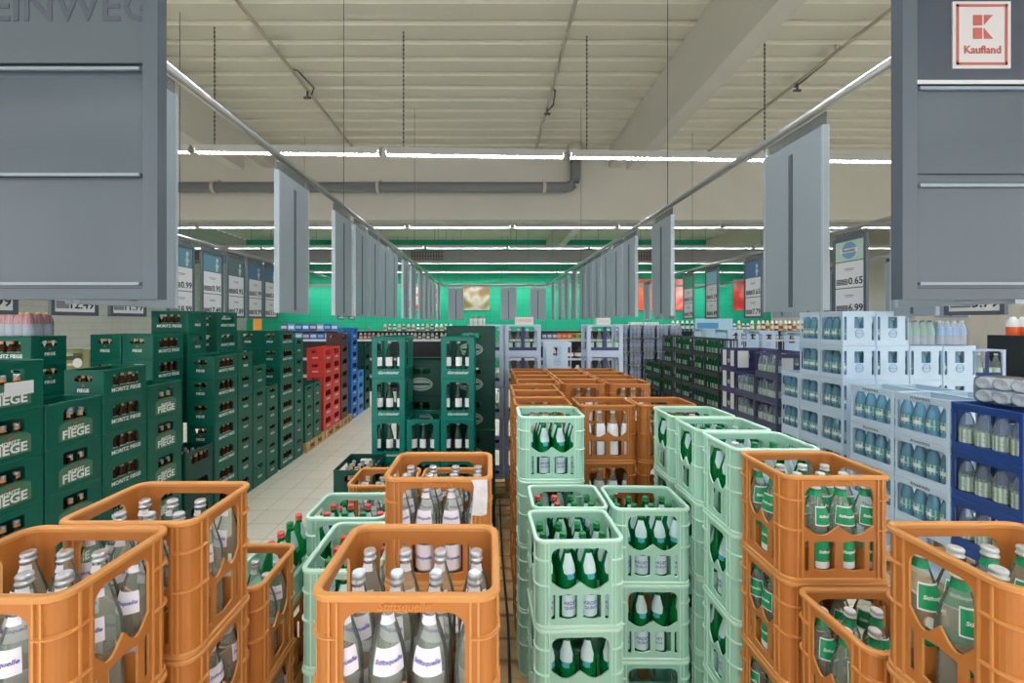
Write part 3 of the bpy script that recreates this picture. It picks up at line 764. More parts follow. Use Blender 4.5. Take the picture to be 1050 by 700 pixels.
# ------------------------------------------------------------------ sign rails
def rail(pts, lab, wires, r=0.022, w=True):
    x, y, z = pts[0]
    t_ = obj('sign_rail', None, loc=(x, y, z), label=lab, cat='rail')
    bm = bmesh.new(); tube(bm, [(p[0]-x, p[1]-y, p[2]-z) for p in pts], r, 10); obm('rail_tube', bm, CHROME, parent=t_)
    for wx, wy in wires:
        bm = bmesh.new(); tube(bm, [(wx-x, wy-y, r), (wx-x, wy-y, HC-0.02-z)], 0.0035, 5); obm('suspension_wire', bm, WIRE, parent=t_)
    return t_
RH = H + 1.0
XLr, XRr = -1.27, 1.55
rail([(XLr, 0.55, RH), (XLr, 11.3, RH)], 'long chrome sign rail hanging left of the centre aisle', [(XLr, 3.65), (XLr, 7.1), (XLr, 10.4)])
rail([(XRr, 0.55, RH), (XRr, 11.3, RH)], 'long chrome sign rail hanging right of the centre aisle', [(XRr, 3.65), (XRr, 7.1), (XRr, 10.4)])
rail([(XLr+0.03, 11.3, RH), (XRr-0.03, 11.3, RH)], 'short cross rail joining the two centre rails at the far end', [(XLr+0.5, 11.3), (XRr-0.5, 11.3)])
XLo, XRo = -3.62, 3.87
rail([(XLo, 2.3, RH), (XLo, 12.6, RH)], 'chrome sign rail with price signs on the left', [(XLo, 4.9), (XLo, 8.2)])
rail([(XRo, 2.0, RH), (XRo, 12.6, RH)], 'chrome sign rail with price signs on the right', [(XRo, 4.0), (XRo, 8.0)])

def panel_meshes(L=0.42, Hp=0.855):
    bm = bmesh.new(); box(bm, -0.012, 0.012, -L/2, L/2, 0.0, Hp)
    body = mesh_of('panel_body', bm, GREYM)
    bm = bmesh.new()
    for s in (-1, 1): box(bm, s*0.0125 if s > 0 else -0.017, 0.017 if s > 0 else -0.0125, -0.012, 0.012, 0.02, Hp-0.06)
    ch = mesh_of('centre_channel', bm, mat('dark_channel', (84, 94, 106), 0.4))
    bm = bmesh.new()
    box(bm, -0.002, 0.002, -L/2, L/2, Hp, Hp+0.06); 
    hg = mesh_of('clear_hanger', bm, CLEARP)
    bm = bmesh.new()
    for y in (-L/2, L/2-0.012): box(bm, -0.015, 0.015, y, y+0.012, 0.0, Hp)
    ed = mesh_of('edge_profile', bm, mat('light_profile', (176, 188, 198), 0.35))
    return body, ch, hg, ed
PM = panel_meshes()
def blank(x, z0, lab, grp=None, rot=0, bottom=0.055):
    z = z0+0.21 if rot == 0 else z0
    t_ = obj('hanging_sign', None, loc=(x, z, H+bottom), rot=(0, 0, rot), label=lab, cat='sign', group=grp)
    for nme, me in zip(('panel_body', 'centre_channel', 'clear_hanger', 'edge_profile'), PM): obj(nme, me, t_)
    # left profile parts stay inside the panel width
    return t_
# left rail
blank(XLr, 1.27, 'blank grey hanging sign just behind the big sign at upper left')
blank(XLr, 2.50, 'blank grey hanging sign alone on the left centre rail')
blank(XLr, 3.41, 'blank grey sign nearest in the dense run on left centre rail')
z = 3.93
while z < 10.7:
    blank(XLr, z, 'blank grey hanging sign in the dense run on the left centre rail', 'blank signs on the left centre rail')
    z += 0.46 if z < 5.2 else random.choice((0.62, 0.8))
blank(XRr, 1.60-0.43, 'blank grey hanging sign just behind the big sign at upper right')
blank(XRr, 1.93, 'large blank grey hanging sign alone at upper right of the aisle')
blank(XRr, 3.55, 'blank grey hanging sign between the lone sign and the dense right run')
z = 4.42
while z < 10.8:
    blank(XRr, z, 'blank grey hanging sign in the dense run on the right centre rail', 'blank signs on the right centre rail')
    z += 0.46 if z < 6.4 else random.choice((0.75, 1.0))
for px, w in ((467.5, 'leftmost'), (521.5, 'middle'), (551.5, 'rightmost')):
    blank(X(px, 11.3), 11.3, f'{w} blank sign on the cross rail before the green wall', rot=PI/2)

def price_parts(header, p1, p2, small=False):
    L, Hp = 0.42, 0.855
    bm = bmesh.new()
    for a, b_, c, d in ((-L/2, -L/2+0.03, 0, Hp), (L/2-0.03, L/2, 0, Hp), (-L/2+0.03, L/2-0.03, 0, 0.03), (-L/2+0.03, L/2-0.03, Hp-0.035, Hp)): box(bm, a, b_, -0.014, 0.014, c, d)
    box(bm, -L/2+0.03, L/2-0.03, -0.004, 0.004, 0.03, Hp-0.035)
    fr = mesh_of('sign_frame', bm, GREYD)
    bm = bmesh.new()
    add_plate(bm, rrect(-L/2+0.032, L/2-0.032, 0.032, 0.305, 0.002), [], 0.002, T((0, -0.006, 0)) @ Matrix.Rotation(PI/2, 4, 'X'))
    add_plate(bm, rrect(-L/2+0.032, L/2-0.032, 0.315, 0.592, 0.002), [], 0.002, T((0, -0.006, 0)) @ Matrix.Rotation(PI/2, 4, 'X'))
    pp = mesh_of('price_card', bm, PAPER)
    bm = bmesh.new()
    add_plate(bm, rrect(-L/2+0.032, L/2-0.032, 0.602, Hp-0.037, 0.002), [], 0.002, T((0, -0.006, 0)) @ Matrix.Rotation(PI/2, 4, 'X'))
    hm = mat('header_'+header, {'slate': (96, 140, 158), 'pale': (188, 220, 206), 'navy': (70, 112, 150), 'darkgrey': (84, 104, 110), 'green': (60, 150, 120), 'sky': (150, 196, 220)}[header], 0.4)
    hd = mesh_of('header_card', bm, hm)
    its = []
    for zb, pr_ in ((0.075, p2), (0.36, p1)):
        its.append((text_mesh(pr_, 0.105, INK, 0.002, align='RIGHT'), T((L/2-0.04, -0.0078, zb+0.02))))
        bmm = bmesh.new(); 
        for q in range(4): box(bmm, -L/2+0.045, -L/2+0.045+ (0.15 if len(pr_) < 5 else 0.11), -0.0085, -0.007, zb-0.012+q*0.016, zb+q*0.016)
        its.append((mesh_of('x', bmm, mat('grey_ink', (90, 90, 96), 0.6)), T((0,0,0))))
        bmm = bmesh.new(); box(bmm, -0.06, 0.06, -0.0085, -0.007, zb+0.155, zb+0.161); box(bmm, -0.045, 0.045, -0.0085, -0.007, zb+0.138, zb+0.143)
        its.append((mesh_of('x', bmm, mat('grey_ink', (90, 90, 96), 0.6)), T((0,0,0))))
    lt = merge_meshes('price_lettering', its)
    bm = bmesh.new(); box(bm, -L/2, L/2, -0.002, 0.002, Hp, Hp+0.06); hg = mesh_of('clear_hanger', bm, CLEARP)
    parts = [('sign_frame', fr), ('price_card', pp), ('header_card', hd), ('price_lettering', lt), ('clear_hanger', hg)]
    if header in ('slate', 'navy', 'darkgrey'):
        bm = bmesh.new(); box(bm, 0.07, 0.10, -0.009, -0.0075, 0.61, 0.72); box(bm, 0.06, 0.12, -0.009, -0.0075, 0.66, 0.70); add_plate(bm, [(round(0.022*math.cos(2*PI*k/12),5), round(0.03*math.sin(2*PI*k/12),5)) for k in range(12)], [], 0.0015, T((0.09, -0.0083, 0.755)) @ Matrix.Rotation(PI/2, 4, 'X'))
        parts.append(('header_picture', mesh_of('header_picture', bm, mat('pale_figure_print', (206, 214, 214), 0.5))))
    if header == 'pale':
        bm = bmesh.new(); add_plate(bm, [(round(0.09*math.cos(2*PI*k/28),5), round(0.09*math.sin(2*PI*k/28),5)) for k in range(28)], [], 0.002, T((0, -0.009, 0.715)) @ Matrix.Rotation(PI/2, 4, 'X')); add_plate(bm, [(round(0.075*math.cos(2*PI*k/28),5), round(0.075*math.sin(2*PI*k/28),5)) for k in range(28)], [], 0.001, T((0, -0.0106, 0.715)) @ Matrix.Rotation(PI/2, 4, 'X'))
        parts.append(('header_badge', mesh_of('header_badge', bm, mat('badge_blue', (120, 160, 205), 0.5))))
        bm = bmesh.new(); box(bm, -0.105, 0.105, -0.013, -0.0115, 0.69, 0.735)
        parts.append(('badge_band', mesh_of('badge_band', bm, PAPER)))
        parts.append(('badge_lettering', merge_meshes('l', [(text_mesh('Rheinfels', 0.045, INK, 0.0008), T((0, -0.0136, 0.713)))])))
    return parts
def price_sign(x, zc, facing, header, p1, p2, lab):
    t_ = obj('price_sign', None, loc=(x, zc, H+0.055), rot=(0, 0, facing), label=lab, cat='sign')
    for nme, me in price_parts(header, p1, p2): obj(nme, me, t_)
    return t_
# left rail of price signs faces the aisle (+x)
for px, zc, hd, a, b_, lab in ((0, 4.92, 'slate', '0.99', '18.99', 'price sign reading 0.99 and 18.99 with teal header, first of the left row'),
                          (0, 5.47, 'slate', '0.95', '17.49', 'price sign reading 0.95 and 17.49, second of the left row'),
                          (0, 5.98, 'darkgrey', '0.95', '17.89', 'price sign with dark grey header reading 0.95 and 17.89'),
                          (0, 6.47, 'navy', '0.99', '18.99', 'price sign with blue header, fourth from the camera on the left rail'),
                          (0, 6.93, 'navy', '0.89', '15.99', 'price sign with blue header, fifth from the camera on the left rail'),
                          (0, 10.2, 'slate', '0.79', '13.99', 'small far price sign on the left rail beside the aisle panels'),
                          (0, 11.0, 'slate', '0.85', '14.99', 'farthest price sign on the left rail'),
                          (0, 4.20, 'slate', '0.69', '11.99', 'price sign hidden above, only its foot showing under big sign'),
                          (0, 3.66, 'slate', '0.75', '12.49', 'price sign foot showing below the middle of the big left sign'),
                          (0, 3.00, 'slate', '0.99', '6.99', 'price sign foot reading 6.99 at the left picture edge')):
    price_sign(XLo, zc, PI/2, hd, a, b_, lab)
price_sign(XRo, 4.505, -PI/2, 'pale', '0.65', '6.99', 'price sign reading 0.65 and 6.99 with a round blue badge')
price_sign(XRo, 6.15, -PI/2, 'navy', '0.65', '7.79', 'price sign with a dark blue header, middle of the right rail')
price_sign(XRo, 7.30, -PI/2, 'sky', '0.59', '6.49', 'price sign with a sky blue header, further along the right rail')
price_sign(XRo, 8.15, -PI/2, 'green', '0.55', '5.99', 'price sign with a green header, far along the right rail')
price_sign(XRo, 3.35, -PI/2, 'pale', '0.79', '5.79', 'price sign foot showing under the big right sign')
blank(XRo, 4.87, 'blank grey sign behind the badge price sign on the right rail')
blank(XRo, 3.62, 'blank grey sign nearest the camera on the right outer rail')
blank(XRo, 5.32, 'blank grey sign second behind the badge price sign')
blank(XRo+2.2, 5.3, 'blank grey sign hanging far right over the pale blue crates'); 
rail([(XRo+2.2, 4.6, RH), (XRo+2.2, 12.6, RH)], 'outermost chrome sign rail far on the right', [(XRo+2.2, 6.0), (XRo+2.2, 9.0)])
blank(XRo+2.2, 6.0, 'blank grey sign far right, behind the nearer blank sign'); blank(XRo+2.2, 7.2, 'blank grey sign on the outermost right rail, farther back')
for zz, w in ((8.75, 'first'), (9.4, 'second'), (10.1, 'last')):
    blank(XRo, zz, f'blank grey sign at the far end of right outer rail, {w} of three')

# the two big header signs close to the camera
def big_sign(x0, x1, zc, bottom, lab, left):
    cx = (x0+x1)/2; W = x1-x0; Hp = RH - 0.09 - bottom
    t_ = obj('large_sign', None, loc=(cx, zc, bottom), label=lab, cat='sign')
    bm = bmesh.new(); f = 0.039
    for a, b_, c, d in ((-W/2, -W/2+f, 0, Hp), (W/2-f, W/2, 0, Hp), (-W/2+f, W/2-f, 0, 0.028), (-W/2+f, W/2-f, Hp-0.03, Hp)): box(bm, a, b_, -0.012, 0.02, c, d)
    box(bm, -W/2+f, W/2-f, 0.006, 0.02, 0.028, Hp-0.03)
    obm('sign_frame', bm, GREYD if left else GREYD, parent=t_)
    v = lambda py: Z(py, zc) - bottom
    bm = bmesh.new()
    lines = (180,) 
    box(bm, -W/2+f, W/2-f, -0.002, 0.004, 0.03, v(186)); box(bm, -W/2+f, W/2-f, -0.002, 0.004, v(178), v(80 if left else 92))
    obm('slate_insert', bm, GREYP, parent=t_)
    bm = bmesh.new()
    for p in (72, 180, 291) if left else (92, 191, 291): box(bm, -W/2+f+0.01, W/2-f-0.012, -0.010, -0.003, v(p)-0.004, v(p)+0.004)
    obm('insert_groove', bm, mat('pale_groove', (136, 150, 162), 0.35), parent=t_)
    bm = bmesh.new(); box(bm, -W/2+f-0.002, W/2-f+0.004 if left else W/2-f, -0.007, -0.001, v(66 if left else 86), Hp-0.03)
    c = obm('header_card', bm, mat('grey_header_card', (84, 94, 102), 0.3) if left else GREYX, parent=t_)
    if left:
        me = text_mesh('EINWEG', 0.112, mat('slate_ink', (72, 80, 92), 0.5), 0.0015, wx=1.02)
        obj('header_lettering', me, c, loc=(X(74, zc)-cx+0.005, -0.0078, v(10)))
    else:
        bm = bmesh.new(); box(bm, -W/2+f-0.002, W/2-f, -0.0095, -0.0071, v(88), v(84)); obm('header_edge', bm, mat('pale_edge', (200, 206, 208), 0.4), parent=c)
        g = 6.0
        def r4(a, b_, top, bot, y0, y1): 
            bm = bmesh.new(); box(bm, X(a, zc)-cx, X(b_, zc)-cx, y0, y1, v(bot), v(top)); return bm
        lg = obm('logo_card', r4(972.5, 1031.5, 4.5, 72.5, -0.0105, -0.0072), mat('logo_card_white', (196, 194, 194), 0.4), parent=c)
        redm = mat('logo_red', (172, 84, 78), 0.45)
        bm = bmesh.new()
        for a, b_, tp, bt in ((976, 1028, 7.5, 10), (976, 1028, 66.5, 69), (976, 978.5, 7.5, 69), (1025.5, 1028, 7.5, 69), (993, 1002, 18.5, 29), (993, 1002, 31.5, 42.5)):
            box(bm, X(a, zc)-cx, X(b_, zc)-cx, -0.0115, -0.0106, v(bt), v(tp))
        for tri in (((1004, 18.5), (1013, 18.5), (1004, 28.5)), ((1004, 32), (1013, 42.5), (1004, 42.5))):
            for yy in (-0.0115,):
                vs = [bm.verts.new((X(p, zc)-cx, yy, v(q))) for p, q in tri]; vb = [bm.verts.new((X(p, zc)-cx, -0.0106, v(q))) for p, q in tri]
                bm.faces.new(vs); bm.faces.new(vb[::-1])
                for i in range(3): bm.faces.new((vs[i], vb[i], vb[(i+1)%3], vs[(i+1)%3]))
        obm('logo_mark', bm, redm, parent=lg) if False else obm('logo_mark', bm, redm, parent=c)
        obj('logo_lettering', text_mesh('Kaufland', 0.0285, redm, 0.0006), c, loc=(X(1002.5, zc)-cx, -0.0112, v(54)))
    bm = bmesh.new(); 
    for xx in (-W/2+0.06, W/2-0.06): box(bm, xx-0.03, xx+0.03, -0.002, 0.002, Hp, Hp+0.06)
    obm('clear_hanger', bm, CLEARP, parent=t_)
    bm = bmesh.new(); box(bm, -W/2+0.3, -W/2+0.33, -0.01, 0.012, -0.012, -0.0005); obm('bottom_clip', bm, GREYM, parent=t_)
    return t_
ZS = 1.12
big_sign(-1.70, X(165, ZS), ZS, Z(307, ZS), 'large grey blank sign reading EINWEG at the upper left', True)
big_sign(X(921, ZS), 2.02, ZS, Z(307, ZS), 'large grey sign with a red and white square logo, upper right', False)

# ------------------------------------------------------------------ foreground, left group
AX = -0.334
pallet(-1.16, 0.02, 0.60, 1.40, 'wooden pallet under the orange crates at the front left')
pallet(-1.16, 0.02, 1.42, 2.46, 'wooden pallet under the second row of left crates')
stack('orange', AX, 0.760, 4, 'stack at the bottom centre', fills={4: 'all', 3: 'f'}, lo=2)
stack('orange', AX, 0.760, 1, 'hidden foot of the bottom centre stack')
stack('orange', -0.345, 1.334, 4, 'stack with a torn white paper', fills={4: 'all', 3: 'fr'})
stack('orange', -1.127, 0.755, 4, 'stack in the bottom left corner', fills={4: 'all', 3: 'r'}, jitter=False)
stack('orange', -1.090, 1.038, 4, 'stack behind the corner stack', fills={4: 'all', 3: 'r'}, jitter=False)
stack('orange', -1.083, 1.325, 3, 'shorter stack before the leaning green bottles', fills={3: 'all', 2: 'r'})
stack('mint', -0.805, 1.80, 3, 'stack left of the torn paper crate', fills={3: 'all', 2: 'r'}, caps='rg')
stack('mint', -0.650, 1.42, 3, 'stack squeezed behind the bottom centre', rot=1, fills={3: 'all', 2: 'l'}, caps='rgg')
stack('mint', -1.128, 2.56, 2, 'low stack near the tiled aisle', rot=1, fills={2: 'all'}, caps='rgg')
stack('orange', -0.745, 2.16, 3, 'small orange stack before the teal wall', fills={3: 'all', 2: 'fl'})
stack('orange', -0.375, 2.16, 3, 'small stack right behind the torn paper crate', fills={3: 'all'})
pallet(-1.16, 0.02, 2.48, 3.48, 'wooden pallet under the low mint crates by the aisle')
stack('plain', -1.160, 3.10, 3, 'low dark stack at the aisle edge', rot=1, fills={3: 'all', 2: 'f'}, base=0.144)
defkind('tray', crate_mesh('mint_tray', MINT, WL, WS, 0.12, [], [], rc=0.034, t=0.006, rim=0.007), WL, WS, 0.345, 'mint green tray', (4, 3), 'green')
stack('orange', -1.095, 1.62, 2, 'hidden stack behind the left orange ones', rot=1)
K['tray'].P = 0.12
stack('tray', -1.095, 1.62, 1, 'orange stack behind the left orange ones', rot=1, base=0.834, fills={1: 'r'}, caps='rrg')
# torn paper on the crate
bm = bmesh.new(); z1 = 1.329
pp = [(X(483.5, z1), Z(492, z1)), (X(499.5, z1), Z(491.5, z1)), (X(500, z1), Z(508, z1)), (X(499, z1), Z(527, z1)), (X(493, z1), Z(529, z1)), (X(484, z1), Z(528, z1)), (X(485, z1), Z(509, z1)), (X(486, z1), Z(499, z1))]
add_plate(bm, pp, [], 0.001, T((0, z1, 0)) @ Matrix.Rotation(PI/2, 4, 'X'))
obm('paper_scrap', bm, mat('crumpled_paper', (222, 222, 226), 0.7, noise=0.12, nscale=40, bump=0.4, bscale=50), label='torn white paper stuck on the front of an orange crate', cat='paper')

# teal crates and oval-badged ones behind
TX = (-1.007, -0.712, -0.417)
pallet(-1.02, -0.10, 3.53, 3.95, 'wooden pallet under the teal crates')
stack('teal', TX[0], 3.56, 5, 'left teal column', rot=1, fills={5: 'f', 4: 'f', 3: 'f', 2: 'f'})
stack('teal', TX[1], 3.56, 3, 'low middle teal column', rot=1, fills={3: 'f', 2: 'f'})
stack('teal', TX[2], 3.56, 5, 'right teal column', rot=1, fills={5: 'f', 4: 'f', 3: 'f', 2: 'f'})
stack('oval', -0.885, 3.96, 5, 'left stack behind the teal crates', jitter=False, base=0.02, fills={5: 'f', 4: 'f', 3: 'f'})
stack('oval', -0.412, 3.96, 6, 'tall stack right behind the teal crates', jitter=False, base=0.02, fills={6: 'f', 5: 'f', 4: 'f', 3: 'f', 2: 'f'})
stack('frame', -0.246, 4.62, 5, 'half-hidden framed column by dark green stack', base=0.29, fills={5: 'f', 4: 'f', 3: 'f'}, jitter=False)
pallet(-0.25, 0.04, 4.60, 5.40, 'wooden pallet under the half-hidden framed column')

# ------------------------------------------------------------------ centre group
pallet(0.05, 1.30, 0.72, 1.56, 'wooden pallet under the near right crates')
pallet(0.05, 1.33, 1.60, 2.48, 'wooden pallet under the near mint crates')
pallet(0.05, 1.36, 2.50, 3.36, 'wooden pallet under the middle orange crates')
pallet(0.07, 1.36, 3.38, 4.46, 'wooden pallet under the far orange crates')
stack('mint', 0.170, 1.616, 3, 'front stack in the centre', fills={3: 'all', 2: 'f'}, caps='g', yaw=0.03)
stack('mint', 0.192, 1.902, 3, 'stack behind the front centre stack', fills={3: 'all', 2: ''}, caps='ggr')
stack('mintb', 0.563, 1.889, 1, 'bluish foot of the right-hand centre stack')
stack('mint', 0.563, 1.889, 3, 'right-hand centre stack', fills={3: 'all', 2: 'f', 1: 'f'}, caps='g', yaw=-0.012, lo=2)
stack('mint', 0.154, 2.208, 4, 'tall stack before the orange rows', fills={4: 'all', 3: 'f'}, caps='g')
stack('orangew', 0.535, 2.512, 4, 'stack right of the tall mint stack', fills={4: 'f', 3: 'f'})
stack('orangew', 0.900, 2.512, 4, 'stack behind the right mint row', fills={4: 'f'})
stack('orangew', 0.150, 2.512, 4, 'stack behind the tall mint stack', fills={4: 'f'})
for i, zz in enumerate((2.80, 3.08)):
    stack('orangew', 0.160, zz, 4, ('second', 'third')[i] + ' left orange row', fills={4: 'f'} if i == 0 else None)
for r, zz in enumerate((3.385, 3.67, 3.95, 4.23)):
    for c, xx in enumerate((0.222, 0.590, 0.958)):
        stack('orangew', xx, zz, 4, ('left', 'middle', 'right')[c] + ' column, ' + ('first', 'second', 'third', 'last')[r] + ' far orange row', fills={4: 'f', 3: 'f'} if r == 0 and c else None, lo=(1 if r == 0 or r == 3 or c == 2 else 3))
# framed pale blue crates behind
pallet(0.05, 1.50, 4.60, 5.40, 'wooden pallet under the pale blue framed crates')
stack('frame', 0.165, 4.62, 5, 'left framed column', base=0.29, fills={5: 'f', 4: 'f'}, jitter=False)
stack('frame', 1.070, 4.62, 5, 'right framed column', base=0.29, fills={5: 'f', 4: 'f'}, jitter=False)
stack('pets', 0.590, 4.64, 5, 'light stack between the framed columns', rot=1, jitter=False)
bm = bmesh.new()
for x0, x1 in ((0.165, 0.57), (1.070, 1.475)): pass
for x0, lab in ((0.367, 'left'), (1.272, 'right')):
    bm = bmesh.new(); box(bm, -0.19, 0.19, -0.14, 0.14, 0.145, 0.2885)
    bm.free()
    bm = bmesh.new()
    for yy in (-0.10, 0.10): box(bm, -0.19, 0.19, yy-0.035, yy+0.035, 0.1445, 0.2885)
    obm('support_block', bm, WOOD, loc=(x0, 4.77, 0), label=f'wooden block under the {lab} framed crate column', cat='block')

# ------------------------------------------------------------------ right foreground
stack('orangeg', 0.955, 1.350, 4, 'orange stack right of the mint row', fills={4: 'all', 3: 'fl', 2: 'l'}, jitter=False)
stack('orangeg', 0.968, 1.062, 3, 'lower stack in front of it', fills={3: 'all', 2: 'l'}, jitter=False)
stack('orangeg', 0.972, 0.775, 4, 'stack in the bottom right corner', fills={4: 'all', 3: 'l'}, jitter=False)
for i, (zz, w) in enumerate(((1.640, 'nearest'), (1.925, 'middle'), (2.208, 'farthest'))):
    stack('mint', 0.957, zz, 4, f'{w} stack of the right mint row', fills={4: 'all', 3: 'l', 2: 'l'}, caps='gw', jitter=False)

# ------------------------------------------------------------------ right aisle stacks
XP = 3.25
pallet(3.20, 4.05, 2.50, 3.82, 'wooden pallet under the near light blue crates')
stack('pet', XP, 2.965, 4, 'light blue stack beside the navy crates', rot=1, fills={4: 'l', 3: 'l', 2: 'l'}, jitter=False)
stack('pet', XP, 3.378, 4, 'light blue stack second from the navy crates', rot=1, fills={4: 'l', 3: 'l', 2: 'l'}, jitter=False)
stack('pet', XP+0.302, 2.965, 4, 'inner light blue stack beside the plastic packs', rot=1, lo=3, jitter=False)
stack('pet', XP+0.302, 3.378, 4, 'inner light blue stack behind', rot=1, lo=3, jitter=False)
stack('petd', XP, 2.552, 4, 'navy stack at the right edge', rot=1, fills={4: 'l', 3: 'l', 2: 'l'}, jitter=False)
stack('petd', XP+0.302, 2.552, 4, 'inner navy stack at the right edge', rot=1, lo=3, jitter=False)
XQ = 3.37
pallet(3.34, 4.64, 3.98, 4.88, 'wooden pallet under the tall light blue wall of crates')
for i, n in enumerate((6, 6, 5, 5)):
    w = ('first', 'second', 'third', 'fourth')[i] + ' column of the light blue wall'
    stack('pets', XQ+0.321*i, 4.00, n, w, fills={}, jitter=False, rot=0) if False else None
# emblem faces look at the camera: short side of the mesh turned to the front
def wall_col(i, n, zz, w, fl): stack('pets', XQ+0.320*i, zz, n, w, rot=1, fills=fl, jitter=False)
wall_col(0, 6, 4.00, 'first column of the light blue wall', {6: 'lf', 5: 'lf', 4: 'lf', 3: 'l', 2: 'l'})
wall_col(1, 6, 4.00, 'second column of the light blue wall', {6: 'f', 5: 'f', 4: 'f'})
wall_col(2, 5, 4.00, 'third column of the light blue wall', {5: 'f', 4: 'f'})
wall_col(3, 5, 4.00, 'last column of the light blue wall', {5: 'f', 4: 'f'})
wall_col(0, 6, 4.285, 'second row of the wall beside the aisle', {6: 'l', 5: 'l', 4: 'l', 3: 'l', 2: 'l'})
wall_col(0, 4, 4.570, 'third row of the wall beside the aisle', {4: 'l', 3: 'l', 2: 'l'})
# violet crates with bottles, purple-and-white crates, black crates
pallet(3.34, 3.95, 4.92, 6.10, 'wooden pallet under the violet crates')
stack('petv', XQ, 4.93, 5, 'violet stack nearest the light blue wall', rot=1, fills={5: 'l', 4: 'l', 3: 'l', 2: 'l'}, jitter=False, base=0.144)
stack('petv', XQ, 5.34, 4, 'lower violet stack', rot=1, fills={4: 'l', 3: 'l', 2: 'l'}, jitter=False)
stack('violet', XQ+0.02, 5.76, 5, 'purple and white stack', rot=1, fills={5: 'l', 4: 'l', 3: 'l', 2: 'l'}, jitter=False)
stack('violet', XQ+0.33, 5.76, 5, 'inner purple and white stack', rot=1, lo=3, jitter=False)
stack('violet', XQ+0.33, 5.34, 5, 'inner purple stack beside violet one', rot=1, lo=1, fills={5: 'lf', 4: 'l'}, jitter=False)
zz = 6.18
for i in range(5):
    stack('black', XQ, zz, 6, f'{("nearest","second","third","fourth","farthest")[i]} tall black stack', rot=1, base=0.144, fills={6: 'l', 5: 'l', 4: 'l', 3: 'l'}, jitter=False)
    zz += 0.402
for i in range(2):
    stack('black', XQ-0.05, zz+0.01, 4, f'{("near","far")[i]} low black stack', rot=1, fills={4: 'l', 3: 'l'}, jitter=False)
    zz += 0.402
pallet(3.30, 3.95, 6.14, 7.5, 'wooden pallet under the nearest tall black crates')
pallet(3.30, 3.95, 7.52, 9.05, 'wooden pallet under the far black crates')
for i in range(4):
    stack('pet', 4.25, 5.7+0.9*i, 5, f'{("nearest","second","third","farthest")[i]} pale stack behind the black crates', rot=1, base=0.23, lo=4, jitter=False)
    bm = bmesh.new()
    for yy in (-0.19, 0.19): box(bm, -0.13, 0.13, yy-0.01, yy+0.01, 0.0005, 1.20)
    box(bm, -0.14, 0.14, -0.2, 0.2, 1.2005, 1.2190)
    obm('display_stand', bm, NAVY, loc=(4.25+0.149, 5.7+0.9*i+0.204, 0), label=f'dark blue display stand under the {("nearest","second","third","farthest")[i]} pale crates', cat='stand')

# six-packs in shrink wrap
def sixpack(r=0.042, h=0.30, nx=3, ny=2, wrapcol=WRAP, capm=WCAP, lab=LILAC):
    P = bottle_prof(r, h, 0.014, 0.62)
    g = [glass_mesh('g', PETW, r, h, 10, 0.62, 0.014), cap_mesh(capm, r, h), label_mesh('l', lab, P, 0.10, 0.18, 3.1)]
    its = []
    for i in range(nx):
        for j in range(ny):
            for q in g: its.append((q, T(((i-(nx-1)/2)*2*r*1.01, (j-(ny-1)/2)*2*r*1.01, 0))))
    bots = merge_meshes('bottles', its)
    bm = bmesh.new(); W, D = nx*2*r*1.03, ny*2*r*1.03
    sweep(bm, rpath(W, D, 0.035), [(0, 0.002), (0.001, h*0.3), (0, h*0.62), (-0.012, h*0.8), (-0.022, h*0.93), (-0.0225, h*0.93), (-0.013, h*0.8), (-0.001, h*0.62), (0, h*0.3), (-0.001, 0.002)], True)
    return bots, mesh_of('shrink_wrap', bm, wrapcol), W, D
SP = sixpack(lab=mat('blue_violet_label', (176, 186, 222), 0.45))
def place_pack(me, loc, rot, lab, grp):
    t_ = obj('bottle_pack', None, loc=loc, rot=rot, label=lab, cat='bottle pack', group=grp)
    obj('bottles', me[0], t_); obj('shrink_wrap', me[1], t_)
    return t_
WP = 4.35
for lv in range(6):
    for i in range(5):
        for j in range(2):
            place_pack(SP, (2.95+0.30*i, 9.4+0.19*j, 0.145+0.305*lv), (0, 0, 0), f'shrink-wrapped water six-pack in the {("bottom","second","third","fourth","fifth","top")[lv]} layer of the pallet display', f'water six-packs, {("bottom","second","third","fourth","fifth","top")[lv]} layer')
pallet(2.75, 4.35, 9.2, 9.8, 'wooden pallet under the shrink-wrapped water packs')
# wrapped packs lying on the crates at right
SP2 = sixpack(0.044, 0.30, 3, 2, lab=mat('violet_flower_label', (150, 130, 200), 0.5))
zt = 0.144+4*0.33
place_pack(SP2, (3.41, 2.80, zt+0.093), (0, PI/2, 0.12), 'shrink-wrapped water pack lying on the navy crates, nearer one', None).rotation_euler = (PI/2, 0, PI/2+0.2)
place_pack(SP2, (3.98, 2.86, zt+0.093), (0, 0, 0), 'shrink-wrapped water pack lying on the navy crates, farther one', None).rotation_euler = (PI/2, 0, PI/2-0.1)
for o in [q for q in bpy.data.objects if q.name.startswith('bottle_pack') and 'lying' in q.get('label', '')]:
    pass
# dark trays of bottles on the five-high part of the light blue wall
zt5 = 0.144+5*0.33
SP3 = sixpack(0.036, 0.24, 4, 3, lab=mat('green_sleeve', (120, 190, 140), 0.5), capm=GCAP)
SP4 = sixpack(0.036, 0.24, 4, 3, lab=mat('blue_sleeve', (130, 180, 225), 0.5))
place_pack(SP3, (4.18, 4.16, zt5+0.001), (0, 0, 0), 'wrapped tray of green-capped bottles on the light blue wall', None)
place_pack(SP4, (4.49, 4.16, zt5+0.001), (0, 0, 0), 'wrapped tray of pale blue bottles on the light blue wall', None)
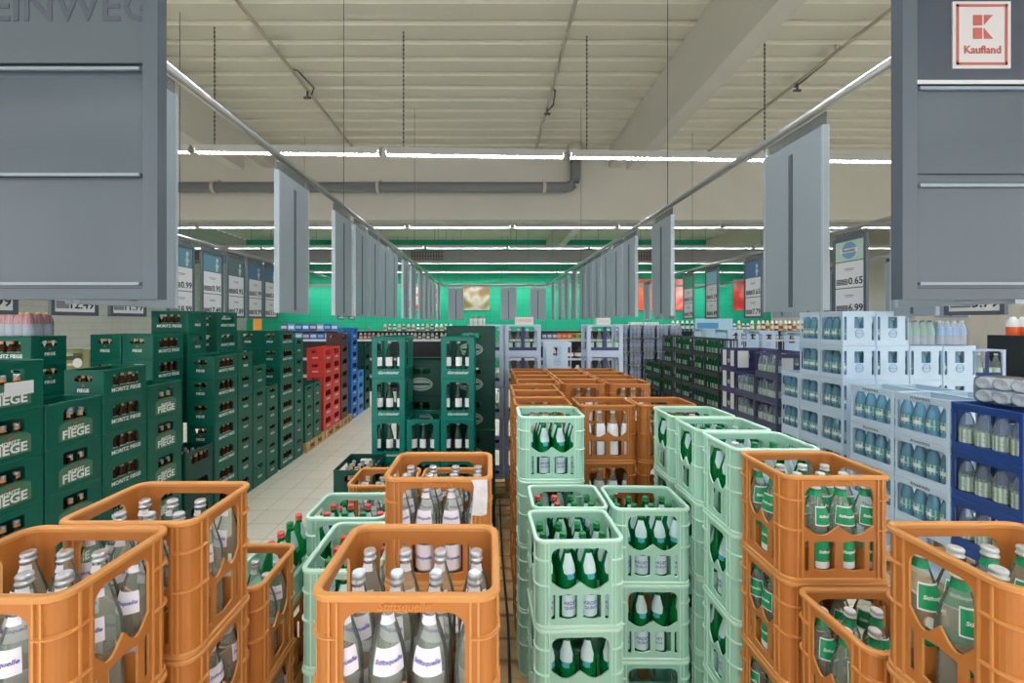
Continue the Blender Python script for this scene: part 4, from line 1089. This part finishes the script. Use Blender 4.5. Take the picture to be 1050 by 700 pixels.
# framed crates at far right and the orange pack on a black stand
for i, n in enumerate((5, 5)):
    stack('frame', 4.80+0.41*i, 4.55, n, f'{("left","right")[i]} framed stack at the far right', base=0.02, fills={5: 'f'}, lo=1, jitter=False)
bm = bmesh.new(); box(bm, -0.25, 0.25, -0.2, 0.2, 0.001, 1.86); box(bm, -0.26, 0.26, -0.21, -0.2005, 1.80, 1.90)
obm('display_stand', bm, BLACK, loc=(6.42, 5.0, 0), label='black display stand carrying the orange and white pack', cat='stand')
bm = bmesh.new()
for i in range(4): lathe(bm, [(0.055, 0), (0.055, 0.10)], 12, 0, -0.18+0.12*i, 0); lathe(bm, [(0.055, 0.10), (0.055, 0.16), (0.03, 0.2), (0.02, 0.22), (0.001, 0.22)], 12, 1, -0.18+0.12*i, 0)
obm('juice_pack', bm, [mat('orange_label', (236, 98, 40), 0.5), PAPER], loc=(6.42, 5.0, 1.861), label='pack of orange and white bottles on the black stand', cat='bottle pack')

# ------------------------------------------------------------------ left aisle beer stacks
XA = -2.85
def L(kind, z0, n, where, rot=1, x=None, base=0.002, fills='r', lo=1, front=False, topall=False, **kw):
    k = K[kind]; w = k.D if rot else k.W
    fl = {}
    for lv in range(max(lo, 1), n+1):
        if fills: fl[lv] = fills
    if topall: fl[n] = 'all'
    stack(kind, (XA if x is None else x)-w, z0, n, where, base=base, rot=rot, fills=fl, lo=lo, jitter=False, **kw)
L('beert', 2.290, 6, 'logo stack at the left picture edge')
L('beert', 2.692, 5, 'logo stack second from the left edge', topall=True)
L('beer', 3.094, 7, 'stack between the two logo stacks', fills='fr')
L('beert', 3.496, 5, 'logo stack fourth along the aisle')
L('plain', 3.93, 3, 'low stack behind the fourth one', fills=None, topall=True)
L('beer', 4.35, 7, 'seven-high stack facing the aisle corner', fills='fr')
L('beer', 4.752, 7, 'narrow seven-high stack', rot=0)
L('beert', 5.055, 5, 'logo stack behind the narrow one', rot=0)
L('beer', 5.357, 5, 'low stack before the eight-high one', rot=0)
L('beer', 5.72, 8, 'eight-high stack on the aisle', fills='fr')
L('beert', 6.125, 6, 'logo stack behind the eight-high one', rot=0)
pallet(-3.25, -2.82, 6.46, 7.18, 'wooden pallet under the short green far stacks')
L('beert', 6.48, 3, 'near short stack on a pallet', rot=0, base=0.144)
L('beert', 6.80, 3, 'far short stack on a pallet', rot=0, base=0.144)
pallet(-3.85, -2.82, 7.20, 8.02, 'wooden pallet under the red crates')
L('red', 7.21, 6, 'near red stack', base=0.144, fills=None)
L('red', 7.615, 6, 'far red stack', base=0.144, fills=None)
pallet(-3.85, -2.82, 8.04, 8.60, 'wooden pallet under the brown crates')
L('brown', 8.06, 7, 'brown stack beyond the red crates', base=0.144, fills=None)
L('blue', 8.66, 8, 'blue stack at the left aisle end', base=0.002, fills=None)
L('sky', 9.10, 4, 'low blue stack at the aisle end', base=0.002, fills=None)
L('plain', 9.60, 6, 'dark stack at the very end', base=0.002, fills=None)
# second line behind
L('beer', 3.40, 8, 'tall stack under the white packs', x=-3.72, rot=0, fills='fr', lo=5)
L('beer', 3.93, 8, 'left one of the paired tall stacks', x=-3.455, fills='f', lo=4)
L('beer', 3.93, 8, 'right one of the paired tall stacks', x=-3.154, fills='fr', lo=1)
L('beer', 5.02, 9, 'nine-high stack below the price signs', x=-3.256, fills='f', lo=6)
L('beer', 4.45, 9, 'nine-high stack with the wide face', x=-3.20, rot=0, fills='f', lo=5)
L('beer', 5.722, 8, 'stack left of the eight-high aisle stack', x=-3.151, fills='f', lo=6)
L('beer', 5.722, 8, 'second stack left of the eight-high aisle stack', x=-3.452, fills='f', lo=6)
L('olive', 5.3, 7, 'right olive stack by the wall', x=-5.06, rot=0, base=0.002, fills=None)
L('olive', 5.3, 7, 'left olive stack by the wall', x=-5.47, rot=0, base=0.002, fills=None)
L('olive', 5.3, 7, 'third olive stack by the wall', x=-5.88, rot=0, base=0.002, fills=None)
bm = bmesh.new()
add_plate(bm, [(round(0.06*math.cos(2*PI*k/24),5), round(0.06*math.sin(2*PI*k/24),5)) for k in range(24)], [], 0.002, Matrix.Rotation(PI/2, 4, 'X'))
obm('round_badge', bm, mat('badge_grey', (216, 218, 214), 0.5), loc=(X(79, 5.29), 5.296, Z(372, 5.29)), label='round white badge stuck on the olive crates', cat='badge')
SP5 = sixpack(0.036, 0.20, 4, 3, lab=mat('red_sleeve', (206, 90, 90), 0.5), capm=mat('yellow_cap', (226, 206, 110), 0.5))
place_pack(SP5, (-3.93, 3.55, 0.002+8*0.2375+0.001), (0, 0, 0), 'wrapped pack of colourful bottles on the tall left stack', None)
# stray papers and tape on the beer crates
def sheet(px0, py0, px1, py1, face, at, lab, c=(226, 228, 232)):
    """a small paper on a face of constant x (face='x') or constant y"""
    bm = bmesh.new()
    if face == 'x':
        z0, z1 = at*F/(px0-CX), at*F/(px1-CX)
        h0 = Z(py0, z0); h1 = Z(py1, z0)
        box(bm, 0, 0.001, z0, z1, h1, h0); o = obm('paper_note', bm, mat('note_paper', c, 0.6), loc=(at+0.0025, 0, 0), label=lab, cat='paper')
    return o
sheet(4, 393, 34, 407, 'x', XA, 'white paper note on the topmost logo crate at left')

# ------------------------------------------------------------------ far shelf and green wall
def far_shelf(x0, x1, zc, lab, levels=(0.45, 0.95, 1.50)):
    t_ = obj('shelf_unit', None, loc=((x0+x1)/2, zc, 0), label=lab, cat='shelf'); W = x1-x0
    bm = bmesh.new(); box(bm, -W/2, W/2, 0.50, 0.54, 0, 1.75); box(bm, -W/2, W/2, 0.0, 0.50, 0, 0.10); obm('back_panel', bm, mat('dark_shelf_back', (52, 54, 60), 0.5), parent=t_)
    for z in levels:
        bm = bmesh.new(); box(bm, -W/2, W/2, 0.0, 0.499, z-0.03, z); obm('shelf_board', bm, mat('shelf_metal', (130, 134, 140), 0.4), parent=t_)
        bm = bmesh.new(); box(bm, -W/2, W/2, -0.012, -0.0005, z-0.045, z+0.02); obm('price_strip', bm, mat('white_price_strip', (214, 218, 224), 0.4), parent=t_)
    for i in range(int(W/2.5)+1):
        xx = min(-W/2+0.03+2.5*i, W/2-0.03); bm = bmesh.new(); box(bm, xx-0.02, xx+0.02, 0.5405, 0.58, 0, 1.9)
        obm('upright', bm, mat('shelf_metal', (130, 134, 140), 0.4), parent=t_)
    bm = bmesh.new(); box(bm, -W/2, W/2, 0.02, 0.498, 1.7505, 1.7605); obm('upper_ledge', bm, mat('shelf_metal', (130, 134, 140), 0.4), parent=t_)
    return t_
far_shelf(-6.2, -0.95, 12.2, 'long low shelf of jars and cups before the green wall, left part')
far_shelf(0.6, 12.0, 12.2, 'long low shelf of packs before the green wall, right part')
def jar(c1, c2, h=0.2, r=0.05, capc=(230,230,225)):
    bm = bmesh.new(); rr = lathe(bm, [(r, 0.0), (r, h*0.72)], 10, 0); lathe(bm, [(r, h*0.72), (r*0.6, h*0.84), (r*0.6, h)], 10, 1); 
    lathe(bm, [(r*0.6, h), (0.001, h)], 10, 1); lathe(bm, [(r*1.01, h*0.2), (r*1.01, h*0.5)], 10, 2)
    return mesh_of('jar', bm, [mat('jar_%d_%d_%d' % c1, c1, 0.4), mat('jar_%d_%d_%d' % capc, capc, 0.4), mat('jar_%d_%d_%d' % c2, c2, 0.4)])
def carton(c1, c2, w=0.14, d=0.1, h=0.2):
    bm = bmesh.new(); box(bm, -w/2, w/2, -d/2, d/2, 0, h); box(bm, -w*0.4, w*0.4, -d/2-0.002, -d/2+0.001, h*0.3, h*0.75, 1)
    return mesh_of('carton', bm, [mat('box_%d_%d_%d' % c1, c1, 0.5), mat('box_%d_%d_%d' % c2, c2, 0.5)])
def shelf_row(x0, x1, y, z, mk, step, lab, grp, name='drink_carton', cat='carton'):
    x = x0; i = 0
    mks = mk
    while x < x1:
        obj(name, mks[i % len(mks)], loc=(x, y, z+0.001), label=lab, group=grp, cat=cat); x += step; i += 1
SZ, SY = 1.50, 12.32
j = [jar((196, 50, 44), (230, 220, 200)), jar((224, 214, 190), (190, 120, 90)), jar((52, 108, 76), (226, 226, 214)), jar((226, 220, 200), (150, 160, 110)), jar((60, 66, 78), (220, 220, 220)), jar((200, 196, 160), (90, 140, 80))]
shelf_row(X(370, SY), X(384, SY), SY, SZ, [j[0]], 0.125, 'red jar on the far left shelf', 'red jars on the far shelf', 'glass_jar', 'jar')
shelf_row(X(388, SY), X(402, SY), SY, SZ, [j[1]], 0.125, 'cream jar on the far left shelf', 'cream jars on the far shelf', 'glass_jar', 'jar')
shelf_row(X(405, SY), X(423, SY), SY, SZ, [j[2]], 0.125, 'green jar on the far left shelf', 'green jars on the far shelf', 'glass_jar', 'jar')
shelf_row(X(426, SY), X(448, SY), SY, SZ, [j[3], j[4]], 0.125, 'jar with a patterned label on the far left shelf', 'patterned jars on the far shelf', 'glass_jar', 'jar')
shelf_row(X(453, SY), X(468, SY), SY, SZ, [j[5]], 0.125, 'yellow-green jar on the far left shelf', 'yellow-green jars on the far shelf', 'glass_jar', 'jar')
shelf_row(X(395, SY+0.2), X(466, SY+0.2), SY+0.2, 1.761, [j[1], j[2], j[2], j[3], j[4], j[5]], 0.14, 'jar on the upper ledge of the far left shelf', 'jars on the upper ledge', 'glass_jar', 'jar')
cb_ = [carton((60, 120, 190), (220, 230, 240), 0.2), carton((40, 90, 170), (150, 190, 230), 0.2), carton((120, 170, 220), (240, 240, 240), 0.2), carton((70, 80, 130), (200, 210, 220), 0.2)]
shelf_row(X(292, SY), X(345, SY), SY, SZ, cb_, 0.215, 'blue pack on the far left shelf', 'blue packs on the far shelf')
shelf_row(X(292, SY+0.2), X(345, SY+0.2), SY+0.2, 1.761, cb_[::-1], 0.215, 'blue pack on the upper ledge, far left', 'blue packs on the upper ledge')
shelf_row(X(558, SY), X(569, SY), SY, SZ, [carton((40, 90, 150), (230, 230, 210))], 0.15, 'blue carton on the far shelf between framed columns', 'blue cartons on the far shelf')
shelf_row(X(573, SY), X(586, SY), SY, SZ, [carton((220, 96, 60), (240, 170, 130))], 0.15, 'orange carton on the far shelf between framed columns', 'orange cartons on the far shelf')
shelf_row(X(589, SY), X(599, SY), SY, SZ, [carton((200, 180, 70), (80, 130, 60))], 0.15, 'yellow carton on the far shelf between framed columns', 'yellow cartons on the far shelf')
wj = jar((216, 220, 222), (60, 60, 66), 0.3, 0.09); dk = jar((70, 50, 52), (232, 226, 222), 0.34, 0.12, (60, 46, 48))
shelf_row(X(560, SY), X(575, SY), SY, 0.951, [wj], 0.2, 'pale tub on the lower far shelf', 'pale tubs on the lower far shelf', 'plastic_tub', 'tub')
shelf_row(X(584, SY), X(597, SY), SY, 0.951, [dk], 0.26, 'brown tub with a white round label, lower far shelf', 'brown tubs on the lower far shelf', 'plastic_tub', 'tub')
shelf_row(X(563, SY), X(600, SY), SY, 0.451, [dk, wj], 0.28, 'tub on the lowest far shelf', 'tubs on the lowest far shelf', 'plastic_tub', 'tub')
gj = [jar((70, 130, 90), (220, 220, 200), 0.22), jar((60, 100, 170), (230, 230, 230), 0.22), jar((190, 160, 110), (230, 220, 190), 0.3), jar((150, 60, 60), (230, 230, 200), 0.3), jar((210, 190, 150), (120, 90, 60), 0.3)]
shelf_row(X(735, SY), X(775, SY), SY, 1.761, gj[:3], 0.13, 'small bottle on the far right shelf top', 'small bottles on the far right shelf', 'shelf_bottle', 'bottle')
shelf_row(X(778, SY), X(835, SY), SY, 1.761, gj[2:], 0.13, 'amber bottle on the far right shelf top', 'amber bottles on the far right shelf', 'shelf_bottle', 'bottle')
shelf_row(X(735, SY), X(835, SY), SY, SZ, gj[:2], 0.16, 'bottle on the far right shelf board', 'bottles on the far right shelf board', 'shelf_bottle', 'bottle')
wc = carton((232, 232, 228), (214, 190, 190), 0.34, 0.2, 0.24)
for px, w in ((526, 'small'), (541, 'wide')):
    pass
for px, lab in ((534, 'white carton on the left framed crates seen before green wall'),): pass
obj('white_carton', carton((236, 234, 230), (228, 200, 190), 0.20, 0.12, 0.085), loc=(0.39, 4.76, 0.29+5*0.34+0.001), label='white carton lying on the left framed crate column', cat='carton')
obj('white_carton', carton((236, 234, 230), (214, 216, 220), 0.15, 0.12, 0.075), loc=(1.28, 4.76, 0.29+5*0.34+0.001), label='white carton lying on the right framed crate column', cat='carton')
for px, z_, lab in ((652, 1.761, 'white carton on the far shelf, first right of the aisle'), (668, 1.761, 'white carton on the far shelf, second right of the aisle')):
    obj('white_carton', carton((236, 236, 236), (214, 216, 220), 0.36, 0.2, 0.26), loc=(X(px, SY), SY, z_), label=lab, cat='carton')
shelf_row(X(690, SY), X(715, SY), SY, 1.761, [jar((60, 80, 70), (220, 220, 220), 0.3)], 0.14, 'dark bottle beside the blue board on the far shelf', 'dark bottles on the far shelf', 'shelf_bottle', 'bottle')
bm = bmesh.new(); box(bm, -0.44, 0.44, -0.01, 0.01, 0, 0.50); box(bm, -0.40, 0.1, -0.012, -0.0101, 0.26, 0.40, 1)
obm('promotion_board', bm, [mat('pale_blue_board', (170, 214, 236), 0.4), mat('mid_blue_board', (70, 150, 200), 0.4)], loc=(X(732, 9.9), 9.9, 1.60), label='pale blue promotion board above the wrapped water packs', cat='board')
bm = bmesh.new()
for xx in (-0.4, 0.4): box(bm, xx-0.012, xx+0.012, 0.0, 0.02, 0.001, 1.60)
# stand legs carry the board
pb = [o for o in bpy.data.objects if o.name.startswith('promotion_board')][0]
lg = obm('stand_leg', bm, WIRE, parent=pb, loc=(0, 0.012, -1.60))
# small white bottles on the oval stack
wb = jar((238, 238, 234), (226, 226, 220), 0.10, 0.0115, (120, 130, 120))
for i in range(6):
    for jx in range(1):
        obj('small_white_bottle', wb, loc=(X(480, 4.1)+0.027+0.025*i, 4.12+0.045*(i % 2), 0.02+6*0.327+0.001), label='little white bottle on the tall dark green stack', group='little white bottles on the dark green stack', cat='bottle')
# orange tag near the left
bm = bmesh.new(); box(bm, -0.07, 0.07, -0.002, 0.002, 0, 0.20)
obm('hanging_tag', bm, mat('orange_card', (240, 160, 60), 0.5), loc=(X(264, 7.0), 7.0, Z(339, 7.0)+0.0), label='orange card hanging beside the price signs', cat='card')
bm = bmesh.new(); tube(bm, [(0, 0, 0.20), (0, 0, 1.0-0.02+H-Z(339,7.0))], 0.003, 5)
pb = [o for o in bpy.data.objects if o.name.startswith('hanging_tag')][0]; obm('string', bm, WIRE, parent=pb)

# pictures on the green wall
def picture(px0, px1, py0, py1, lab, fn, base):
    z = ZF-0.03
    x0, x1, h0, h1 = X(px0, z), X(px1, z), Z(py1, z), Z(py0, z)
    m = bpy.data.materials.new('poster_print'); m.use_nodes = True
    nt = m.node_tree; b = nt.nodes['Principled BSDF']; b.inputs['Roughness'].default_value = 0.5
    tc = nt.nodes.new('ShaderNodeTexCoord'); v = nt.nodes.new('ShaderNodeTexVoronoi'); v.inputs['Scale'].default_value = fn
    n = nt.nodes.new('ShaderNodeTexNoise'); n.inputs['Scale'].default_value = fn*0.8
    r = nt.nodes.new('ShaderNodeValToRGB')
    el = r.color_ramp.elements
    el[0].position = 0.3; el[0].color = rgb(*base[0]); el[1].position = 0.7; el[1].color = rgb(*base[-1])
    for i, c in enumerate(base[1:-1]):
        e = el.new(0.35+0.3*(i+1)/len(base)); e.color = rgb(*c)
    nt.links.new(tc.outputs['Object'], n.inputs['Vector']); nt.links.new(n.outputs['Fac'], r.inputs[0]); nt.links.new(r.outputs[0], b.inputs['Base Color'])
    bm = bmesh.new(); box(bm, -(x1-x0)/2, (x1-x0)/2, -0.012, 0.012, 0, h1-h0)
    obm('wall_poster', bm, m, loc=((x0+x1)/2, z, h0), label=lab, cat='poster')
picture(475, 502, 291, 318, 'square food poster on the green wall, beside middle signs', 0.9, [(60, 60, 44), (120, 116, 50), (190, 184, 170), (140, 106, 64), (84, 48, 40)])
picture(415, 450, 291, 318, 'wide dark food poster behind the left row of signs', 2.5, [(90, 50, 50), (170, 70, 50), (220, 210, 200), (120, 110, 110)])
picture(655, 672, 286, 318, 'orange-red tomato poster, nearer the aisle on the right', 0.9, [(200, 40, 30), (240, 80, 40), (250, 110, 60)])
picture(676, 702, 286, 318, 'pale poster with red fruit behind the right price signs', 1.1, [(235, 225, 220), (230, 70, 50), (240, 200, 190)])
picture(752, 790, 286, 318, 'dark red fruit poster farther right on the green wall', 1.3, [(150, 40, 40), (210, 60, 50), (200, 190, 190)])
# black cable strip lying on the pallets between the two groups
bm = bmesh.new(); tube(bm, [(0.095, 1.7, 0.152), (0.115, 2.6, 0.152), (0.10, 3.4, 0.152), (0.105, 4.40, 0.152)], 0.008, 8)
obm('black_cable', bm, BLACK, label='black cable lying on the pallets between the crate groups', cat='cable')

# repeats the picture shows largest stay individuals: 0 keep, 1 into the mass of hardly visible ones, 2 never in the picture
SEL_C = [1, 2, 0, 1, 1, 3, 0, 2, 1, 3, 0, 1, 1, 2, 0, 2, 1, 1, 0, 2, 1, 2, 0, 1, 1, 1, 0, 2, 1, 4, 0, 1, 1, 2, 0, 1, 1, 2, 0, 1, 1, 1, 0, 2, 1, 2, 0, 3, 1, 1, 0, 2, 1, 1, 0, 4, 1, 2, 0, 14, 1, 1, 0, 2, 1, 1, 0, 9, 1, 2, 0, 10, 1, 3, 0, 5, 1, 3, 0, 1, 1, 1, 0, 1, 1, 1, 0, 1, 1, 1, 0, 1, 1, 1, 0, 1, 1, 1, 0, 1, 1, 1, 0, 1, 1, 3, 0, 1, 1, 1, 0, 1, 1, 1, 0, 1, 1, 3, 0, 1, 1, 3, 0, 1, 1, 3, 0, 1, 1, 3, 0, 6, 1, 3, 0, 2, 1, 4, 0, 1, 1, 1, 0, 3, 1, 2, 0, 1, 1, 2, 0, 10, 1, 2, 0, 12, 1, 1, 0, 13, 1, 3, 0, 3, 1, 3, 0, 2, 1, 3, 0, 2, 1, 1, 0, 5, 1, 1, 0, 3, 1, 2, 0, 3, 1, 2, 0, 2, 1, 2, 0, 3, 1, 2, 0, 1, 1, 2, 0, 3, 1, 2, 0, 4, 1, 2, 0, 4, 1, 2, 0, 4, 1, 2, 0, 4, 1, 7, 0, 3, 1, 3, 0, 1, 1, 1, 0, 1, 1, 1, 0, 1, 1, 1, 0, 1, 1, 1, 0, 1, 1, 9, 0, 1, 1, 2, 0, 9, 1, 1, 0, 6, 1, 1, 0, 78, 1, 1, 0, 1, 1, 1, 0, 7, 1, 1, 0, 3, 1, 3, 0, 2, 1, 6, 0, 2, 1, 2, 0, 7, 1, 1, 0, 2, 1, 9, 0, 1, 1, 14]
SEL_B = [2, 4, 0, 15, 2, 3, 0, 12, 2, 4, 0, 8, 2, 1, 0, 2, 2, 1, 0, 11, 2, 1, 0, 2, 2, 2, 0, 1, 2, 2, 0, 1, 2, 1, 1, 2, 0, 1, 1, 1, 0, 1, 2, 1, 0, 2, 2, 3, 0, 6, 2, 1, 0, 2, 2, 1, 0, 1, 1, 1, 2, 5, 0, 1, 2, 1, 1, 2, 0, 2, 2, 1, 0, 2, 2, 1, 0, 1, 2, 2, 1, 1, 2, 2, 1, 1, 2, 1, 0, 1, 2, 2, 0, 1, 2, 7, 0, 6, 1, 1, 2, 4, 1, 1, 0, 5, 1, 1, 0, 3, 2, 2, 1, 1, 2, 5, 0, 2, 2, 3, 0, 18, 2, 1, 1, 1, 2, 1, 0, 9, 2, 1, 0, 1, 2, 1, 0, 3, 1, 3, 0, 9, 2, 2, 1, 2, 2, 3, 1, 2, 2, 3, 1, 2, 2, 2, 1, 1, 2, 4, 1, 1, 2, 1, 1, 1, 2, 4, 1, 1, 2, 4, 1, 1, 2, 2, 1, 3, 2, 4, 0, 1, 2, 1, 1, 1, 2, 1, 0, 1, 1, 2, 2, 1, 0, 45, 2, 1, 0, 4, 1, 2, 0, 9, 1, 1, 0, 8, 1, 3, 2, 1, 0, 2, 1, 1, 2, 1, 0, 2, 1, 1, 2, 5, 0, 3, 2, 5, 0, 6, 1, 1, 0, 4, 1, 1, 0, 7, 2, 1, 1, 1, 0, 1, 2, 1, 0, 5, 2, 1, 0, 11, 2, 4, 0, 2, 2, 1, 0, 2, 2, 2, 0, 1, 2, 1, 1, 2, 2, 4, 0, 2, 2, 1, 0, 2, 2, 2, 0, 1, 2, 2, 0, 1, 2, 1, 0, 2, 2, 1, 0, 2, 2, 1, 0, 11, 2, 1, 0, 2, 2, 1, 0, 2, 2, 1, 0, 4, 1, 1, 0, 6, 2, 5, 0, 1, 2, 1, 0, 4, 1, 1, 0, 30, 2, 1, 0, 18, 2, 1, 0, 13, 2, 3, 0, 6, 2, 3, 0, 9, 2, 1, 0, 23, 2, 1, 0, 1, 2, 2, 0, 12, 2, 1, 0, 2, 2, 1, 0, 8, 2, 6, 0, 2, 2, 2, 0, 2, 2, 2, 0, 7, 2, 1, 0, 4, 1, 2, 0, 2, 1, 2, 0, 2, 1, 2, 0, 2, 1, 2, 0, 2, 1, 3, 0, 1, 1, 7, 0, 1, 1, 4, 2, 2, 1, 1, 0, 1, 2, 2, 1, 1, 0, 1, 2, 2, 1, 1, 0, 1, 2, 2, 1, 1, 0, 1, 1, 2, 0, 1, 2, 1, 1, 2, 0, 1, 2, 1, 1, 3, 2, 1, 1, 3, 2, 2, 1, 1, 0, 2, 2, 1, 1, 1, 0, 1, 1, 1, 2, 1, 1, 3, 2, 1, 1, 2, 0, 1, 1, 16, 2, 3, 1, 1, 2, 1, 0, 3, 2, 12, 0, 2, 2, 3, 0, 2, 2, 3, 0, 2, 2, 3, 0, 2, 2, 9, 0, 1, 2, 3, 0, 3, 2, 2, 0, 2, 2, 9, 0, 2, 2, 2, 0, 3, 2, 2, 0, 3, 2, 12, 0, 1, 2, 7, 0, 2, 2, 6, 0, 4, 2, 4, 0, 4, 2, 4, 0, 4, 2, 1, 0, 7, 2, 7, 0, 3, 2, 2, 0, 2, 2, 3, 0, 2, 2, 3, 0, 2, 2, 5, 0, 1, 2, 3, 0, 3, 2, 1, 0, 3, 2, 1, 0, 4, 2, 4, 0, 3, 2, 5, 0, 4, 2, 4, 0, 4, 2, 1, 0, 7, 2, 1, 0, 2, 2, 1, 0, 4, 2, 1, 0, 7, 2, 1, 0, 7, 2, 2, 0, 2, 2, 2, 0, 2, 2, 2, 0, 2, 2, 2, 0, 2, 2, 2, 0, 2, 2, 2, 0, 2, 2, 2, 0, 2, 2, 2, 0, 2, 2, 2, 0, 2, 2, 2, 0, 2, 2, 2, 0, 2, 2, 2, 0, 2, 2, 2, 0, 2, 2, 2, 0, 2, 2, 2, 0, 2, 2, 2, 0, 2, 2, 2, 0, 2, 2, 4, 0, 4, 2, 4, 0, 4, 2, 4, 0, 4, 2, 4, 0, 4, 2, 4, 0, 4, 2, 1, 0, 2, 2, 1, 0, 4, 2, 1, 0, 2, 2, 1, 0, 4, 2, 1, 0, 2, 2, 1, 0, 4, 2, 2, 0, 2, 2, 2, 0, 2, 2, 2, 0, 1, 2, 3, 0, 1, 2, 12, 0, 1, 2, 3, 0, 1, 2, 3, 0, 1, 2, 3, 0, 1, 2, 7, 0, 1, 2, 18, 0, 1, 2, 3, 0, 2, 2, 1, 0, 3, 2, 1, 0, 3, 2, 15, 0, 1, 2, 1, 0, 3, 2, 46, 0, 1, 2, 5, 0, 4, 2, 1, 0, 7, 2, 9, 0, 1, 2, 3, 0, 1, 2, 9, 0, 1, 2, 3, 0, 2, 2, 3, 0, 2, 2, 2, 0, 4, 2, 10, 0, 2, 2, 10, 0, 2, 2, 1]
#@SEL
def thin_out(lst, sel, label, cat):
    states = [q for a, n in zip(sel[::2], sel[1::2]) for q in [a]*n]       # run lengths: state, how many
    if len(states) != len(lst): return
    mass = {}; dead = []
    for o, c in zip(lst, states):
        if c == 1: mass.setdefault(o.name.split('.')[0], []).append(o)
        if c != 0: dead += [o] + list(o.children_recursive)
    bpy.context.view_layer.update()
    for nm, L_ in mass.items():
        its = []
        for o in L_:
            for q in [o] + list(o.children_recursive): its.append((q.data, q.matrix_world.copy()))
        obj('remaining_'+nm+'s', merge_meshes(nm+'_mass', its), label=label, cat=cat, kind='stuff')
    bpy.data.batch_remove(dead)
thin_out(CR, SEL_C, 'least visible crates low down and far back in the stacks', 'crates')
thin_out(BO, SEL_B, 'least visible bottles deep inside the crates', 'bottles')

# ------------------------------------------------------------------ camera, world, output
cam = bpy.data.cameras.new('camera'); cam.sensor_width = 36; cam.lens = F*36/1050
cam.shift_x = (525-CX)/1050; cam.shift_y = -(350-CY)/1050; cam.clip_start = 0.05
co = bpy.data.objects.new('camera', cam); co.location = (0, 0, H); co.rotation_euler = (PI/2, 0, 0); col.objects.link(co)
sc = bpy.context.scene; sc.camera = co
w = bpy.data.worlds.new('world'); sc.world = w; w.use_nodes = True
w.node_tree.nodes['Background'].inputs[0].default_value = (1, 1, 1, 1); w.node_tree.nodes['Background'].inputs[1].default_value = 2.0
sc.view_settings.view_transform = 'Standard'; sc.view_settings.look = 'None'; sc.view_settings.gamma = 1; sc.view_settings.exposure = 0.32
sc.cycles.transparent_max_bounces = 24; sc.cycles.max_bounces = 8; sc.cycles.sample_clamp_indirect = 4
sc.cycles.use_denoising = True
print('COUNTS', CNT, {k: len(v) for k, v in OVER.items()}, len(bpy.data.objects))
